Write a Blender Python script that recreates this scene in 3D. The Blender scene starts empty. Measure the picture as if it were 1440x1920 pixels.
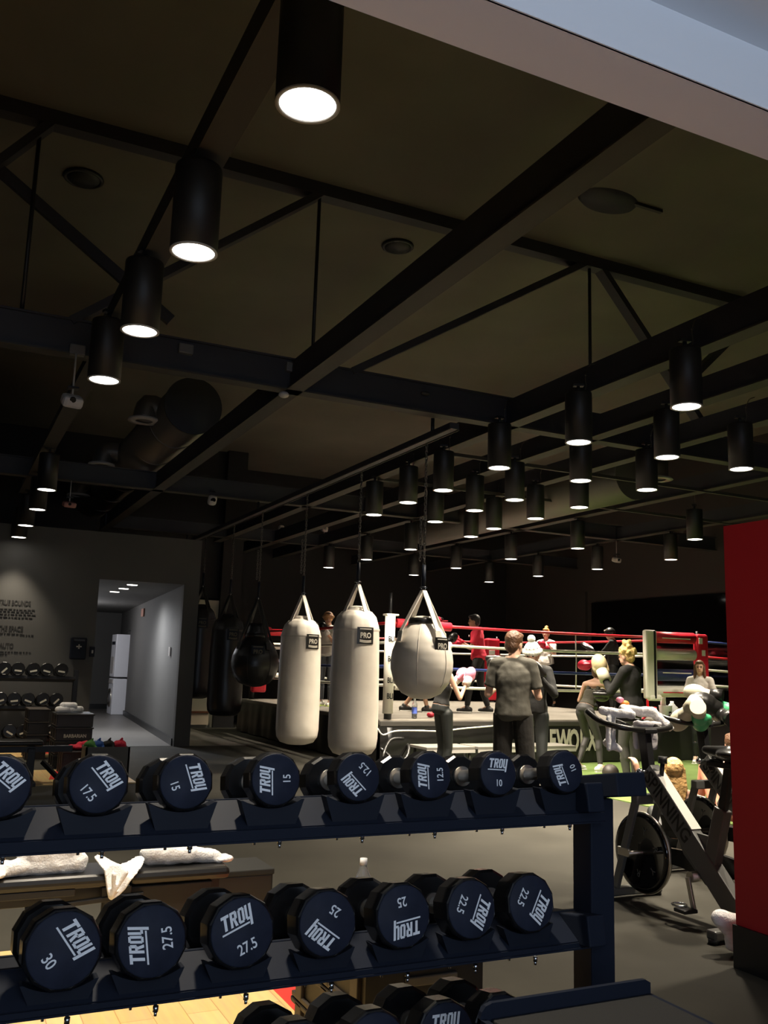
import bpy, bmesh, math, random
from mathutils import Vector, Matrix, Euler
random.seed(7)
PI = math.pi
scn = bpy.context.scene
COL = scn.collection

# ---------------------------------------------------------------- camera
F_PX, PITCH, ROLL, YAW, EYE = 1713.87, 0.16689026, 0.03032151, 0.44618057, 1.4
Fv = Vector((math.sin(YAW)*math.cos(PITCH), math.cos(YAW)*math.cos(PITCH), math.sin(PITCH)))
_R = Vector((math.cos(YAW), -math.sin(YAW), 0)); _U = _R.cross(Fv)
Rv = _R*math.cos(ROLL)+_U*math.sin(ROLL); Uv = -_R*math.sin(ROLL)+_U*math.cos(ROLL)
cam = bpy.data.cameras.new('camera'); cam_o = bpy.data.objects.new('camera', cam); COL.objects.link(cam_o)
cam.sensor_fit = 'VERTICAL'; cam.sensor_height = 36; cam.lens = F_PX/1920*36
cam.clip_start = 0.05; cam.clip_end = 200
mw = Matrix((Rv, Uv, -Fv)).transposed().to_4x4(); mw.translation = Vector((0, 0, EYE))
cam_o.matrix_world = mw
scn.camera = cam_o
scn.view_settings.view_transform = 'Standard'; scn.view_settings.look = 'None'
scn.view_settings.gamma = 1; scn.view_settings.use_curve_mapping = False
scn.view_settings.exposure = 0.0
# ---------------------------------------------------------------- light levels
LAMP_W = 620.0           # watts of one ceiling can
LAMP_GLOW = 9.0
ROW_W = 400.0            # the left-hand row
ROW_FAR_W = 130.0
DAY_W = 135.0            # daylight through the window behind the photographer
HALL_W = 240.0
w = bpy.data.worlds.new('world'); scn.world = w; w.use_nodes = True
w.node_tree.nodes['Background'].inputs[0].default_value = (0.9, 0.85, 0.75, 1)
w.node_tree.nodes['Background'].inputs[1].default_value = 0.022

def ray(px, py):
    return Rv*((px-720)/F_PX) - Uv*((py-960)/F_PX) + Fv
def ay(px, py, Y):
    d = ray(px, py); d = d*(Y/d.y); return Vector((d.x, d.y, d.z+EYE))
def ax(px, py, X):
    d = ray(px, py); d = d*(X/d.x); return Vector((d.x, d.y, d.z+EYE))
def az(px, py, Z):
    d = ray(px, py); d = d*((Z-EYE)/d.z); return Vector((d.x, d.y, Z))

# ---------------------------------------------------------------- materials
def mat(name, col, rough=0.6, metal=0.0, bump=0.0, bscale=60, var=0.0, vscale=8, coat=0.0, emit=None, estr=0, trans=0, spec=0.5, detail=4):
    m = bpy.data.materials.new(name); m.use_nodes = True
    nt = m.node_tree; b = nt.nodes['Principled BSDF']
    b.inputs['Base Color'].default_value = (*col, 1); b.inputs['Roughness'].default_value = rough
    b.inputs['Metallic'].default_value = metal; b.inputs['Coat Weight'].default_value = coat
    b.inputs['Specular IOR Level'].default_value = spec
    b.inputs['Transmission Weight'].default_value = trans
    if emit: b.inputs['Emission Color'].default_value = (*emit, 1); b.inputs['Emission Strength'].default_value = estr
    if bump or var:
        tc = nt.nodes.new('ShaderNodeTexCoord')
    if bump:
        n = nt.nodes.new('ShaderNodeTexNoise'); n.inputs['Scale'].default_value = bscale; n.inputs['Detail'].default_value = detail
        bp = nt.nodes.new('ShaderNodeBump'); bp.inputs['Strength'].default_value = min(1, bump); bp.inputs['Distance'].default_value = 0.02*bump
        nt.links.new(tc.outputs['Object'], n.inputs['Vector']); nt.links.new(n.outputs['Fac'], bp.inputs['Height'])
        nt.links.new(bp.outputs['Normal'], b.inputs['Normal'])
    if var:
        n2 = nt.nodes.new('ShaderNodeTexNoise'); n2.inputs['Scale'].default_value = vscale; n2.inputs['Detail'].default_value = 5
        r = nt.nodes.new('ShaderNodeValToRGB')
        r.color_ramp.elements[0].position = 0.3; r.color_ramp.elements[1].position = 0.7
        r.color_ramp.elements[0].color = (*[c*(1-var) for c in col], 1); r.color_ramp.elements[1].color = (*[min(1, c*(1+var)) for c in col], 1)
        nt.links.new(tc.outputs['Object'], n2.inputs['Vector']); nt.links.new(n2.outputs['Fac'], r.inputs['Fac'])
        nt.links.new(r.outputs['Color'], b.inputs['Base Color'])
    return m
def wood_mat():
    m = mat('maple_planks', (0.72, 0.42, 0.16), 0.4); nt = m.node_tree; b = nt.nodes['Principled BSDF']
    tc = nt.nodes.new('ShaderNodeTexCoord'); br = nt.nodes.new('ShaderNodeTexBrick')
    mp = nt.nodes.new('ShaderNodeMapping'); mp.inputs['Rotation'].default_value = (0, 0, PI/2)
    br.inputs['Scale'].default_value = 1; br.inputs['Brick Width'].default_value = 1.1; br.inputs['Row Height'].default_value = 0.13
    br.inputs['Mortar Size'].default_value = 0.002; br.inputs['Color1'].default_value = (0.90, 0.66, 0.30, 1); br.inputs['Color2'].default_value = (0.80, 0.52, 0.21, 1)
    br.inputs['Mortar'].default_value = (0.55, 0.30, 0.12, 1)
    n = nt.nodes.new('ShaderNodeTexNoise'); n.inputs['Scale'].default_value = 6; n.inputs['Detail'].default_value = 8
    mx = nt.nodes.new('ShaderNodeMixRGB'); mx.blend_type = 'MULTIPLY'; mx.inputs[0].default_value = 0.35
    mp2 = nt.nodes.new('ShaderNodeMapping'); mp2.inputs['Scale'].default_value = (8, 0.7, 1)
    nt.links.new(tc.outputs['Object'], mp.inputs[0]); nt.links.new(mp.outputs[0], br.inputs[0])
    nt.links.new(tc.outputs['Object'], mp2.inputs[0]); nt.links.new(mp2.outputs[0], n.inputs[0])
    nt.links.new(br.outputs[0], mx.inputs[1]); nt.links.new(n.outputs['Color'], mx.inputs[2]); nt.links.new(mx.outputs[0], b.inputs['Base Color'])
    return m
BLK = mat('black_urethane', (0.009, 0.009, 0.010), 0.26, spec=0.45, bump=0.02, bscale=200)
FACE = mat('dumbbell_face', (0.020, 0.024, 0.040), 0.5, spec=0.12, var=0.25, vscale=18, bump=0.02, bscale=400)
WHT = mat('white_print', (0.9, 0.92, 0.94), 0.5)
CHR = mat('brushed_steel', (0.62, 0.58, 0.52), 0.28, 1.0, bump=0.25, bscale=600)
ZINC = mat('zinc_bolt', (0.75, 0.78, 0.82), 0.2, 1.0)
RACK = mat('black_steel_day_tint', (0.016, 0.020, 0.032), 0.5, spec=0.06, bump=0.05, bscale=300)  # black steel, blue of the daylight mixed into the base colour
SADL = mat('saddle_plastic', (0.014, 0.017, 0.026), 0.45, spec=0.12)
STEEL = mat('black_steel', (0.012, 0.012, 0.013), 0.45)
RUB = mat('rubber_floor', (0.041, 0.038, 0.030), 0.8, spec=0.2, bump=0.06, bscale=250, var=0.22, vscale=1.3)
MATRUB = mat('ribbed_rubber', (0.012, 0.012, 0.011), 0.8, bump=0.3, bscale=500)
CONC = mat('hall_floor', (0.15, 0.138, 0.125), 0.4, var=0.1, vscale=2)
WOOD = wood_mat()
REDP = mat('red_floor_paint', (0.75, 0.04, 0.03), 0.45)
TURF = mat('green_turf', (0.13, 0.20, 0.045), 0.95, bump=0.6, bscale=400, var=0.15, vscale=3)
GREYW = mat('grey_wall_paint', (0.105, 0.101, 0.094), 0.75, bump=0.03, bscale=90, var=0.06, vscale=1)
DARKW = mat('black_wall_paint', (0.018, 0.017, 0.017), 0.8, bump=0.04, bscale=60)
BROWNW = mat('brown_black_wall_paint', (0.045, 0.038, 0.033), 0.8)
CREAM = mat('cream_wall_paint', (0.55, 0.52, 0.40), 0.7)
REDW = mat('red_wall_paint', (0.42, 0.008, 0.014), 0.55, bump=0.03, bscale=120)
BASEB = mat('black_baseboard', (0.008, 0.008, 0.009), 0.4)
DECK = mat('brown_roof_deck', (0.145, 0.133, 0.105), 0.85, bump=0.05, bscale=30, var=0.12, vscale=0.8)
BEAM = mat('blue_black_beam', (0.028, 0.029, 0.036), 0.6, var=0.1, vscale=3)
BEAMF = mat('beam_flange', (0.040, 0.036, 0.031), 0.7)
CAN = mat('matte_black_can', (0.009, 0.009, 0.009), 0.5)
GLOW = mat('lamp_diffuser', (1, 1, 1), 0.5, emit=(1.0, 0.95, 0.86), estr=LAMP_GLOW)
TRIM = mat('lamp_ring', (0.35, 0.34, 0.32), 0.4)
WHITEP = mat('white_ceiling_paint', (0.80, 0.82, 0.86), 0.8)
SOFFIT_TINT = mat('white_paint_bounce_tint', (0.78, 0.70, 0.72), 0.8)  # white paint with the warm bounced light put into its colour
CANVAS = mat('cream_canvas_vinyl', (0.60, 0.55, 0.48), 0.5, bump=0.6, bscale=3.5, detail=2, var=0.06, vscale=5)
BAGBLK = mat('black_vinyl', (0.012, 0.012, 0.013), 0.35, bump=0.3, bscale=9)
SKIRT = mat('black_vinyl_skirt', (0.012, 0.0115, 0.011), 0.34, bump=0.6, bscale=4)
RINGC = mat('grey_ring_canvas', (0.20, 0.18, 0.15), 0.7, bump=0.1, bscale=40, var=0.2, vscale=2)
ROPER = mat('red_rope', (0.60, 0.02, 0.035), 0.45); ROPEW = mat('white_rope', (0.80, 0.77, 0.68), 0.5); ROPEB = mat('blue_rope', (0.03, 0.05, 0.20), 0.45)
PADR = mat('red_vinyl', (0.65, 0.02, 0.04), 0.4, bump=0.2, bscale=14); PADW = mat('white_vinyl', (0.90, 0.86, 0.76), 0.5, bump=0.3, bscale=14); PADB = mat('blue_vinyl', (0.025, 0.04, 0.14), 0.4, bump=0.2, bscale=14)
TOWEL = mat('white_terry', (0.86, 0.84, 0.83), 0.95, bump=0.5, bscale=120)
PAD = mat('black_bench_vinyl', (0.014, 0.013, 0.012), 0.3, bump=0.06, bscale=90)
CRATE = mat('black_step_plastic', (0.010, 0.010, 0.010), 0.5, bump=0.1, bscale=100)
CRATEB = mat('brown_lit_plastic', (0.034, 0.024, 0.016), 0.5, bump=0.1, bscale=100)  # step plastic with brown lamp light in its colour, also on the narrow stack
DUCT = mat('galvanised_duct', (0.15, 0.14, 0.125), 0.5, 0.6, bump=0.15, bscale=12)
GREYP = mat('pale_plastic', (0.45, 0.42, 0.40), 0.5)
CHAIN = mat('chain_steel', (0.20, 0.18, 0.16), 0.35, 1.0)
BIKEG = mat('grey_bike_frame', (0.10, 0.10, 0.095), 0.4, bump=0.03, bscale=200)
BIKEL = mat('silver_beam_top', (0.62, 0.60, 0.55), 0.35)
GLS = mat('black_glass', (0.004, 0.004, 0.005), 0.06)
PETW = mat('clear_plastic', (0.9, 0.93, 0.95), 0.08, trans=0.9)
APPL = mat('white_enamel', (0.80, 0.80, 0.84), 0.35)
SKIN = mat('light_skin', (0.62, 0.36, 0.25), 0.5, bump=0.05, bscale=80); SKIN2 = mat('tan_skin', (0.42, 0.24, 0.15), 0.5, bump=0.05, bscale=80)
SKINR = mat('flushed_skin', (0.62, 0.25, 0.17), 0.5)
EYE_M = mat('eye_dark', (0.02, 0.015, 0.012), 0.3); LIP = mat('lip', (0.45, 0.15, 0.13), 0.5)
def cloth(name, c, r=0.85, b=0.6, s=14): return mat(name, c, r, bump=b, bscale=s)
TGREY = cloth('charcoal_cotton', (0.060, 0.055, 0.043), s=9); TBLK = cloth('black_cotton', (0.010, 0.0095, 0.009)); TRED = cloth('red_cotton', (0.62, 0.02, 0.05))
TWHT = cloth('white_cotton', (0.72, 0.68, 0.63)); TLGREY = cloth('light_grey_cotton', (0.46, 0.42, 0.38)); LEGB = cloth('black_leggings', (0.009, 0.011, 0.010), 0.6, 0.2)
LEGG = cloth('grey_leggings', (0.045, 0.042, 0.040), 0.6, 0.2); SHB = cloth('black_shorts', (0.013, 0.011, 0.009), 0.8); SHBL = cloth('blue_shorts', (0.04, 0.06, 0.45), 0.6)
OLIVE = cloth('olive_tank', (0.045, 0.040, 0.026)); SALM = cloth('salmon_legging', (0.68, 0.26, 0.16), 0.7, 0.1)
JEAN = cloth('faded_jeans', (0.12, 0.13, 0.15))
SHOEB = mat('black_shoe', (0.015, 0.014, 0.013), 0.5); SHOEW = mat('white_shoe', (0.78, 0.76, 0.70), 0.5)
HBLK = mat('black_hair', (0.010, 0.009, 0.009), 0.45, bump=0.8, bscale=40); HBRN = mat('brown_hair', (0.10, 0.045, 0.020), 0.5, bump=0.8, bscale=40)
HBLD = mat('blonde_hair', (0.72, 0.50, 0.19), 0.5, bump=1.0, bscale=30, var=0.3, vscale=25); HAUB = mat('auburn_hair', (0.40, 0.17, 0.05), 0.5, bump=0.8, bscale=40)
HLONG = mat('long_blonde_hair', (0.74, 0.44, 0.17), 0.5, bump=1.0, bscale=30, var=0.35, vscale=20)
KNIT = mat('white_knit', (0.75, 0.73, 0.62), 0.9, bump=1.0, bscale=45); KNITD = mat('knit_pattern', (0.2, 0.19, 0.17), 0.9)
GPINK = mat('pink_glove', (0.75, 0.25, 0.36), 0.4); GBLK = mat('black_glove', (0.009, 0.0085, 0.008), 0.35, bump=0.1, bscale=30); GRED = mat('red_glove', (0.62, 0.02, 0.05), 0.4)
GGOLD = mat('pale_gold_glove', (0.62, 0.52, 0.30), 0.4, bump=0.15, bscale=20); GGRN = mat('green_glove', (0.05, 0.38, 0.16), 0.4, bump=0.2, bscale=18); GTAN = mat('tan_leather', (0.40, 0.20, 0.09), 0.5)
BEIGE = mat('beige_vinyl', (0.60, 0.56, 0.42), 0.5, bump=0.1, bscale=18); ORNG = mat('orange_plastic', (0.75, 0.25, 0.04), 0.5); LAV = mat('grey_lavender_towel', (0.52, 0.49, 0.50), 0.95, bump=0.4, bscale=90)
BLUEC = cloth('blue_cloth', (0.03, 0.10, 0.35)); GREENC = cloth('green_cloth', (0.08, 0.25, 0.05))
LABELW = mat('bottle_label', (0.10, 0.16, 0.6), 0.5)
TXTG = mat('dark_wall_lettering', (0.028, 0.026, 0.024), 0.7); SILV = mat('grey_print', (0.50, 0.47, 0.40), 0.5)

# ---------------------------------------------------------------- mesh kit
class MB:
    def __init__(s): s.b = bmesh.new()
    def _xf(s, vs, M):
        if M is not None: bmesh.ops.transform(s.b, matrix=M, verts=vs)
    def box(s, c, size, bev=0.0, M=None, rot=None):
        t = bmesh.new(); bmesh.ops.create_cube(t, size=1); bmesh.ops.scale(t, vec=size, verts=t.verts)
        if bev: bmesh.ops.bevel(t, geom=t.edges[:], offset=min(bev, min(size)*0.45), segments=2, profile=0.5, affect='EDGES')
        m = Matrix.Translation(c) @ (Euler(rot).to_matrix().to_4x4() if rot else Matrix())
        if M is not None: m = M @ m
        bmesh.ops.transform(t, matrix=m, verts=t.verts); s._add(t); return s
    def _add(s, t):
        me = bpy.data.meshes.new('t'); t.to_mesh(me); t.free(); s.b.from_mesh(me); bpy.data.meshes.remove(me)
    def span(s, lo, hi, bev=0.0):
        lo = Vector(lo); hi = Vector(hi); return s.box((lo+hi)/2, [abs(a) for a in (hi-lo)], bev)
    def beam(s, p0, p1, wx, wz, bev=0.0, up=(0, 0, 1)):
        p0 = Vector(p0); p1 = Vector(p1); d = p1-p0; L = d.length; y = d.normalized(); up = Vector(up)
        if abs(y.dot(up)) > 0.98: up = Vector((0, 1, 0))
        x = y.cross(up).normalized(); z = x.cross(y)
        M = Matrix((x, y, z)).transposed().to_4x4(); M.translation = (p0+p1)/2
        return s.box((0, 0, 0), (wx, L, wz), bev, M)
    def cyl(s, p0, p1, r0, r1=None, n=20, caps=True):
        r1 = r0 if r1 is None else r1; p0 = Vector(p0); p1 = Vector(p1); return s.loft([(p0, r0), (p1, r1)], n, caps)
    def loft(s, rings, n=16, caps=True):
        """rings: (centre, r) along a path"""
        pts = [Vector(r[0]) for r in rings]; vr = []
        x = None
        for i, p in enumerate(pts):
            a = pts[max(i-1, 0)]; c = pts[min(i+1, len(pts)-1)]; d = (c-a)
            if d.length < 1e-9: d = Vector((0, 0, 1))
            d.normalize()
            if x is None:
                x = d.cross(Vector((0, 0, 1)));
                if x.length < 1e-3: x = d.cross(Vector((0, 1, 0)))
            x = (x - d*x.dot(d)).normalized(); y = d.cross(x); r = rings[i][1]
            vr.append([s.b.verts.new(p+(x*math.cos(2*PI*k/n)+y*math.sin(2*PI*k/n))*r) for k in range(n)])
        for i in range(len(vr)-1):
            for k in range(n):
                f = s.b.faces.new((vr[i][k], vr[i][(k+1) % n], vr[i+1][(k+1) % n], vr[i+1][k])); f.smooth = True
        if caps:
            s.b.faces.new(vr[0][::-1]); s.b.faces.new(vr[-1])
        return s
    def tube(s, pts, r, n=8, sm=0):
        pts = [Vector(p) for p in pts]
        if sm:
            q = []
            for i in range(len(pts)-1):
                p0 = pts[max(i-1, 0)]; p1 = pts[i]; p2 = pts[i+1]; p3 = pts[min(i+2, len(pts)-1)]
                for k in range(sm):
                    t = k/sm; q.append(0.5*((2*p1)+(p2-p0)*t+(2*p0-5*p1+4*p2-p3)*t*t+(3*p1-p0-3*p2+p3)*t**3))
            pts = q+[pts[-1]]
        return s.loft([(p, r) for p in pts], n)
    def rings(s, rs, n=20):
        """rs: (centre, xaxis, yaxis, rx, ry) closed skin"""
        vr = []
        for c, xa, ya, rx, ry in rs:
            vr.append([s.b.verts.new(Vector(c)+Vector(xa)*math.cos(2*PI*k/n)*rx+Vector(ya)*math.sin(2*PI*k/n)*ry) for k in range(n)])
        for i in range(len(vr)-1):
            for k in range(n):
                f = s.b.faces.new((vr[i][k], vr[i][(k+1) % n], vr[i+1][(k+1) % n], vr[i+1][k])); f.smooth = True
        s.b.faces.new(vr[0][::-1]); s.b.faces.new(vr[-1]); return s
    def lathe(s, prof, n=32, M=None, mod=None, smooth=True):
        """prof: (r,z)"""
        vr = []; M = M or Matrix()
        for r, z in prof:
            if r < 1e-6: vr.append([s.b.verts.new(M @ Vector((0, 0, z)))])
            else: vr.append([s.b.verts.new(M @ Vector((r*(mod(2*PI*k/n, z) if mod else 1)*math.cos(2*PI*k/n), r*(mod(2*PI*k/n, z) if mod else 1)*math.sin(2*PI*k/n), z))) for k in range(n)])
        for i in range(len(vr)-1):
            a, b = vr[i], vr[i+1]
            for k in range(n):
                k2 = (k+1) % n
                if len(a) == 1 and len(b) == 1: continue
                if len(a) == 1: f = s.b.faces.new((a[0], b[k2], b[k]))
                elif len(b) == 1: f = s.b.faces.new((a[k], a[k2], b[0]))
                else: f = s.b.faces.new((a[k], a[k2], b[k2], b[k]))
                f.smooth = smooth
        return s
    def ell(s, c, r, M=None, seg=16):
        t = bmesh.new(); bmesh.ops.create_uvsphere(t, u_segments=seg, v_segments=max(6, seg//2+2), radius=1)
        for f in t.faces: f.smooth = True
        m = Matrix.Translation(c) @ Matrix.Diagonal((*(r if hasattr(r, '__len__') else (r, r, r)), 1))
        if M is not None: m = M @ m
        bmesh.ops.transform(t, matrix=m, verts=t.verts); s._add(t); return s
    def cap(s, p0, p1, r0, r1, n=12):
        s.cyl(p0, p1, r0, r1, n); s.ell(p0, r0, seg=n); s.ell(p1, r1, seg=n); return s
    def prism(s, poly, d, M=None):
        """poly in local XY extruded from z=0 to z=d"""
        M = M or Matrix()
        a = [s.b.verts.new(M @ Vector((x, y, 0))) for x, y in poly]; b = [s.b.verts.new(M @ Vector((x, y, d))) for x, y in poly]
        s.b.faces.new(a[::-1]); s.b.faces.new(b)
        for i in range(len(poly)): j = (i+1) % len(poly); s.b.faces.new((a[i], a[j], b[j], b[i]))
        return s
    def torus(s, c, R, r, M=None, n=24, m=8):
        M = (M or Matrix()); vr = []
        for i in range(n):
            a = 2*PI*i/n
            vr.append([s.b.verts.new(M @ (Vector(c)+Vector(((R+r*math.cos(2*PI*k/m))*math.cos(a), (R+r*math.cos(2*PI*k/m))*math.sin(a), r*math.sin(2*PI*k/m))))) for k in range(m)])
        for i in range(n):
            for k in range(m):
                f = s.b.faces.new((vr[i][k], vr[(i+1) % n][k], vr[(i+1) % n][(k+1) % m], vr[i][(k+1) % m])); f.smooth = True
        return s
    def mesh(s, me, M):
        t = bmesh.new(); t.from_mesh(me); bmesh.ops.transform(t, matrix=M, verts=t.verts); s._add(t); return s
    def build(s, name, m, parent=None, loc=None, voxel=None, smooth=0):
        bmesh.ops.recalc_face_normals(s.b, faces=s.b.faces[:])
        me = bpy.data.meshes.new(name); s.b.to_mesh(me); s.b.free(); me.materials.append(m)
        o = bpy.data.objects.new(name, me); COL.objects.link(o)
        if parent: o.parent = parent
        if loc: o.location = loc
        if voxel:
            r = o.modifiers.new('r', 'REMESH'); r.mode = 'VOXEL'; r.voxel_size = voxel; r.use_smooth_shade = True
            if smooth: q = o.modifiers.new('s', 'SMOOTH'); q.iterations = smooth; q.factor = 0.5
        return o
def tag(o, label, cat, group=None, kind=None):
    o['label'] = label; o['category'] = cat
    if group: o['group'] = group
    if kind: o['kind'] = kind
    return o
def thing(name, label, cat, loc=(0, 0, 0), rz=0, group=None):
    o = bpy.data.objects.new(name, None); COL.objects.link(o); o.location = loc; o.rotation_euler = (0, 0, rz); o.empty_display_size = 0.05
    return tag(o, label, cat, group)
def struct(o): o['kind'] = 'structure'; return o
def copy_tree(o, parent=None):
    c = o.copy(); COL.objects.link(c); c.parent = parent
    for ch in [x for x in COL.objects if x.parent == o]: copy_tree(ch, c)
    return c
_tc = {}
def text_me(txt, off=0.0, shear=0.0, ext=0.02):
    k = (txt, off, shear)
    if k in _tc: return _tc[k]
    cu = bpy.data.curves.new('t', 'FONT'); cu.body = txt; cu.size = 1; cu.offset = off; cu.shear = shear; cu.extrude = ext
    cu.align_x = 'CENTER'; cu.align_y = 'CENTER'; cu.resolution_u = 3
    o = bpy.data.objects.new('t', cu); COL.objects.link(o)
    dg = bpy.context.evaluated_depsgraph_get(); dg.update()
    me = bpy.data.meshes.new_from_object(o.evaluated_get(dg)); bpy.data.objects.remove(o); bpy.data.curves.remove(cu)
    me.materials.clear(); _tc[k] = me; return me
def T(x, y, z): return Matrix.Translation((x, y, z))
def RX(a): return Matrix.Rotation(a, 4, 'X')
def RY(a): return Matrix.Rotation(a, 4, 'Y')
def RZ(a): return Matrix.Rotation(a, 4, 'Z')
def S(x, y=None, z=None): return Matrix.Diagonal((x, y if y is not None else x, z if z is not None else x, 1))
FRONT = RX(PI/2)       # local XY text plane -> faces -y, reads along +x

# ---------------------------------------------------------------- SETTING
struct(MB().span((-4, -3.2, -0.1), (14.2, 27.4, 0)).build('floor', RUB))
struct(MB().span((2.1, 15.35, 0.0), (4.9, 26.6, 0.006)).build('floor_hall', CONC))
def platform(x0, x1, y0, y1, reds, nm):
    o = MB().span((x0, y0, 0.0), (x1, y1, 0.012)).build(nm, WOOD); struct(o)
    for poly in reds: MB().prism(poly, 0.002, T(0, 0, 0.012)).build('floor_inlay', REDP, o)
platform(-1.6, 2.0, 2.2, 4.93, [[(1.45, 3.72), (1.62, 3.62), (1.9, 3.72), (1.9, 4.25), (1.45, 4.25)]], 'floor_wood')
platform(-1.6, 2.2, 10.9, 12.3, [[(1.30, 11.35), (2.0, 11.35), (2.0, 12.15), (1.42, 12.15)]], 'floor_wood')
platform(-1.6, 2.2, 13.9, 15.1, [[(1.45, 14.3), (1.9, 14.3), (1.9, 14.8), (1.45, 14.8)]], 'floor_wood')
g = MB().span((7.0, 6.4, 0.0), (13.9, 11.85, 0.012)).build('floor_turf', TURF); struct(g)
# walls
def wall(name, lo, hi, m, bev=0): return struct(MB().span(lo, hi, bev).build(name, m))
wl = wall('wall_left_front', (-4, 15.3, 0), (2.26, 15.42, 3.42), GREYW)
b = MB().span((2.26, 15.3, 2.65), (3.9, 15.42, 3.42)).span((3.64, 15.3, 0), (3.9, 15.42, 2.65)); struct(b.build('wall_left_header', GREYW))
wall('wall_hall_left', (2.1, 15.42, 0), (2.2, 27.3, 2.65), GREYW)
hr = MB().prism([(3.66, 15.42), (3.9, 15.42), (4.6, 23.70), (4.36, 23.70)], 2.65)
hr.prism([(4.44, 24.47), (4.6, 24.47), (4.8, 26.6), (4.62, 26.6)], 2.65).prism([(4.36, 23.70), (4.6, 23.70), (4.6, 24.47), (4.44, 24.47)], 0.55, T(0, 0, 2.10))
struct(hr.build('wall_hall_right', GREYW))
wall('wall_hall_end', (2.1, 26.6, 0), (5.6, 26.7, 2.65), GREYW)
struct(MB().span((4.95, 23.6, 0), (5.0, 24.6, 2.65)).span((4.6, 24.47, 0), (4.95, 24.52, 2.65)).span((4.6, 23.65, 0), (4.95, 23.70, 2.65)).build('wall_niche', DARKW))
struct(MB().prism([(2.1, 15.42), (3.9, 15.42), (4.78, 26.7), (2.1, 26.7)], 0.1, T(0, 0, 2.65)).build('ceiling_hall', GREYW))
struct(MB().prism([(3.62, 15.42), (3.66, 15.42), (4.36, 23.70), (4.32, 23.70)], 0.12).build('baseboard_hall', BASEB))
struct(MB().span((2.2, 26.56, 0), (4.6, 26.6, 0.14)).build('baseboard_hall_end', BASEB))
wall('wall_pale', (4.25, 19.6, 0), (5.45, 19.7, 2.7), CREAM)
wall('wall_back_left', (5.45, 19.5, 0), (5.9, 21.4, 6.1), DARKW)
struct(MB().span((4.27, 19.52, 0.06), (5.35, 19.6, 0.30)).build('baseboard_pale', mat('pale_baseboard', (0.8, 0.66, 0.48), 0.6)))
struct(MB().span((4.27, 19.50, 0.30), (5.35, 19.6, 0.34)).build('trim_1', mat('brown_rail', (0.2, 0.08, 0.04), 0.5)))
wall('wall_back', (5.5, 21.3, 0), (14.1, 21.42, 6.1), DARKW)
wall('wall_back_upper', (-4, 19.7, 2.75), (5.5, 19.85, 6.1), DARKW)
wall('wall_right', (14, 3, 0), (14.15, 21.4, 6.1), BROWNW)
wall('wall_left', (-4.1, -3.2, 0), (-4.0, 15.4, 6.1), DARKW)
struct(MB().span((13.93, 17.75, 0), (14.0, 18.05, 3.3)).build('trim_2', BROWNW))
struct(MB().span((13.95, 9.0, 0.9), (13.99, 17.55, 3.03)).build('window_1', GLS))
# red partition with its black base
rw = wall('wall_red', (3.67, 0.9, 0.0), (3.95, 3.52, 2.18), REDW, 0.0)
struct(MB().span((3.655, 0.9, 0.0), (3.67, 3.53, 0.20)).build('baseboard_red', BASEB))
# near room: soffit, header face, ceiling, side walls
ZH = 3.0; c = ZH-EYE
struct(MB().span((-4, 1.057*c, ZH), (14, 1.172*c, ZH+0.05)).build('trim_soffit', SOFFIT_TINT))
struct(MB().span((-4, 1.058*c, ZH+0.05), (14, 1.172*c, 6.1)).span((-4, 1.0545*c, ZH+0.0), (14, 1.06*c, ZH+0.19)).build('wall_header', WHITEP))
struct(MB().span((-4, -3.2, ZH+0.187), (14, 1.057*c, ZH+0.3)).build('ceiling_near', WHITEP))
wall('wall_near_back_left', (-4, -3.3, 0), (-2.2, -3.2, 3.2), WHITEP)
wall('wall_near_back_right', (2.6, -3.3, 0), (14, -3.2, 3.2), WHITEP)
struct(MB().span((-2.2, -3.3, 0), (2.6, -3.2, 0.6)).span((-2.2, -3.3, 2.9), (2.6, -3.2, 3.2)).build('wall_near_back_sill', WHITEP))
L = bpy.data.lights.new('daylight', 'AREA'); L.shape = 'RECTANGLE'; L.size = 4.6; L.size_y = 2.2; L.energy = DAY_W; L.color = (0.70, 0.82, 1.0)
lo = bpy.data.objects.new('daylight', L); COL.objects.link(lo); lo.location = (0.2, -3.15, 1.75); lo.rotation_euler = (PI/2+0.95, 0, 0)
# roof deck
struct(MB().span((-4, 1.6, 6.05), (14.1, 21.4, 6.15)).build('ceiling', DECK))
# steel: I-section girders along x with trusses, beams along y
def ibeam_x(y, z0, h, x0, x1, fw=0.16):
    a = MB(); a.span((x0, y-0.03, z0+0.012), (x1, y+0.03, z0+h)); a.span((x0, y-0.05, z0+h), (x1, y+0.05, z0+h+0.02)).build('girder_web_x', BEAM)
GIRD = []
def girder(name, y, z0, h, x0, x1):
    o = MB().span((x0, y-0.04, z0+0.015), (x1, y+0.04, z0+h)).build(name, BEAM); struct(o)
    MB().span((x0, y-0.09, z0), (x1, y+0.06, z0+0.016)).build('lower_flange', BEAMF, o)
    MB().span((x0, y-0.07, z0+h), (x1, y+0.07, z0+h+0.016)).build('upper_flange', BEAM, o)
    return o
def yb(name, x, z0, h, y0, y1):
    o = MB().span((x-0.04, y0, z0+0.012), (x+0.04, y1, z0+h)).build(name, BEAM); struct(o)
    MB().span((x-0.08, y0, z0), (x+0.08, y1, z0+0.014)).build('lower_flange', BEAMF, o)
    return o
ZB = EYE+2.5
girder('trim_girder', 7.85, ZB, 0.30, -4, 14)
girder('trim_girder', 13.7, ZB, 0.26, -4, 14)
girder('trim_girder', 18.2, ZB, 0.24, 2.7, 14)
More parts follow.
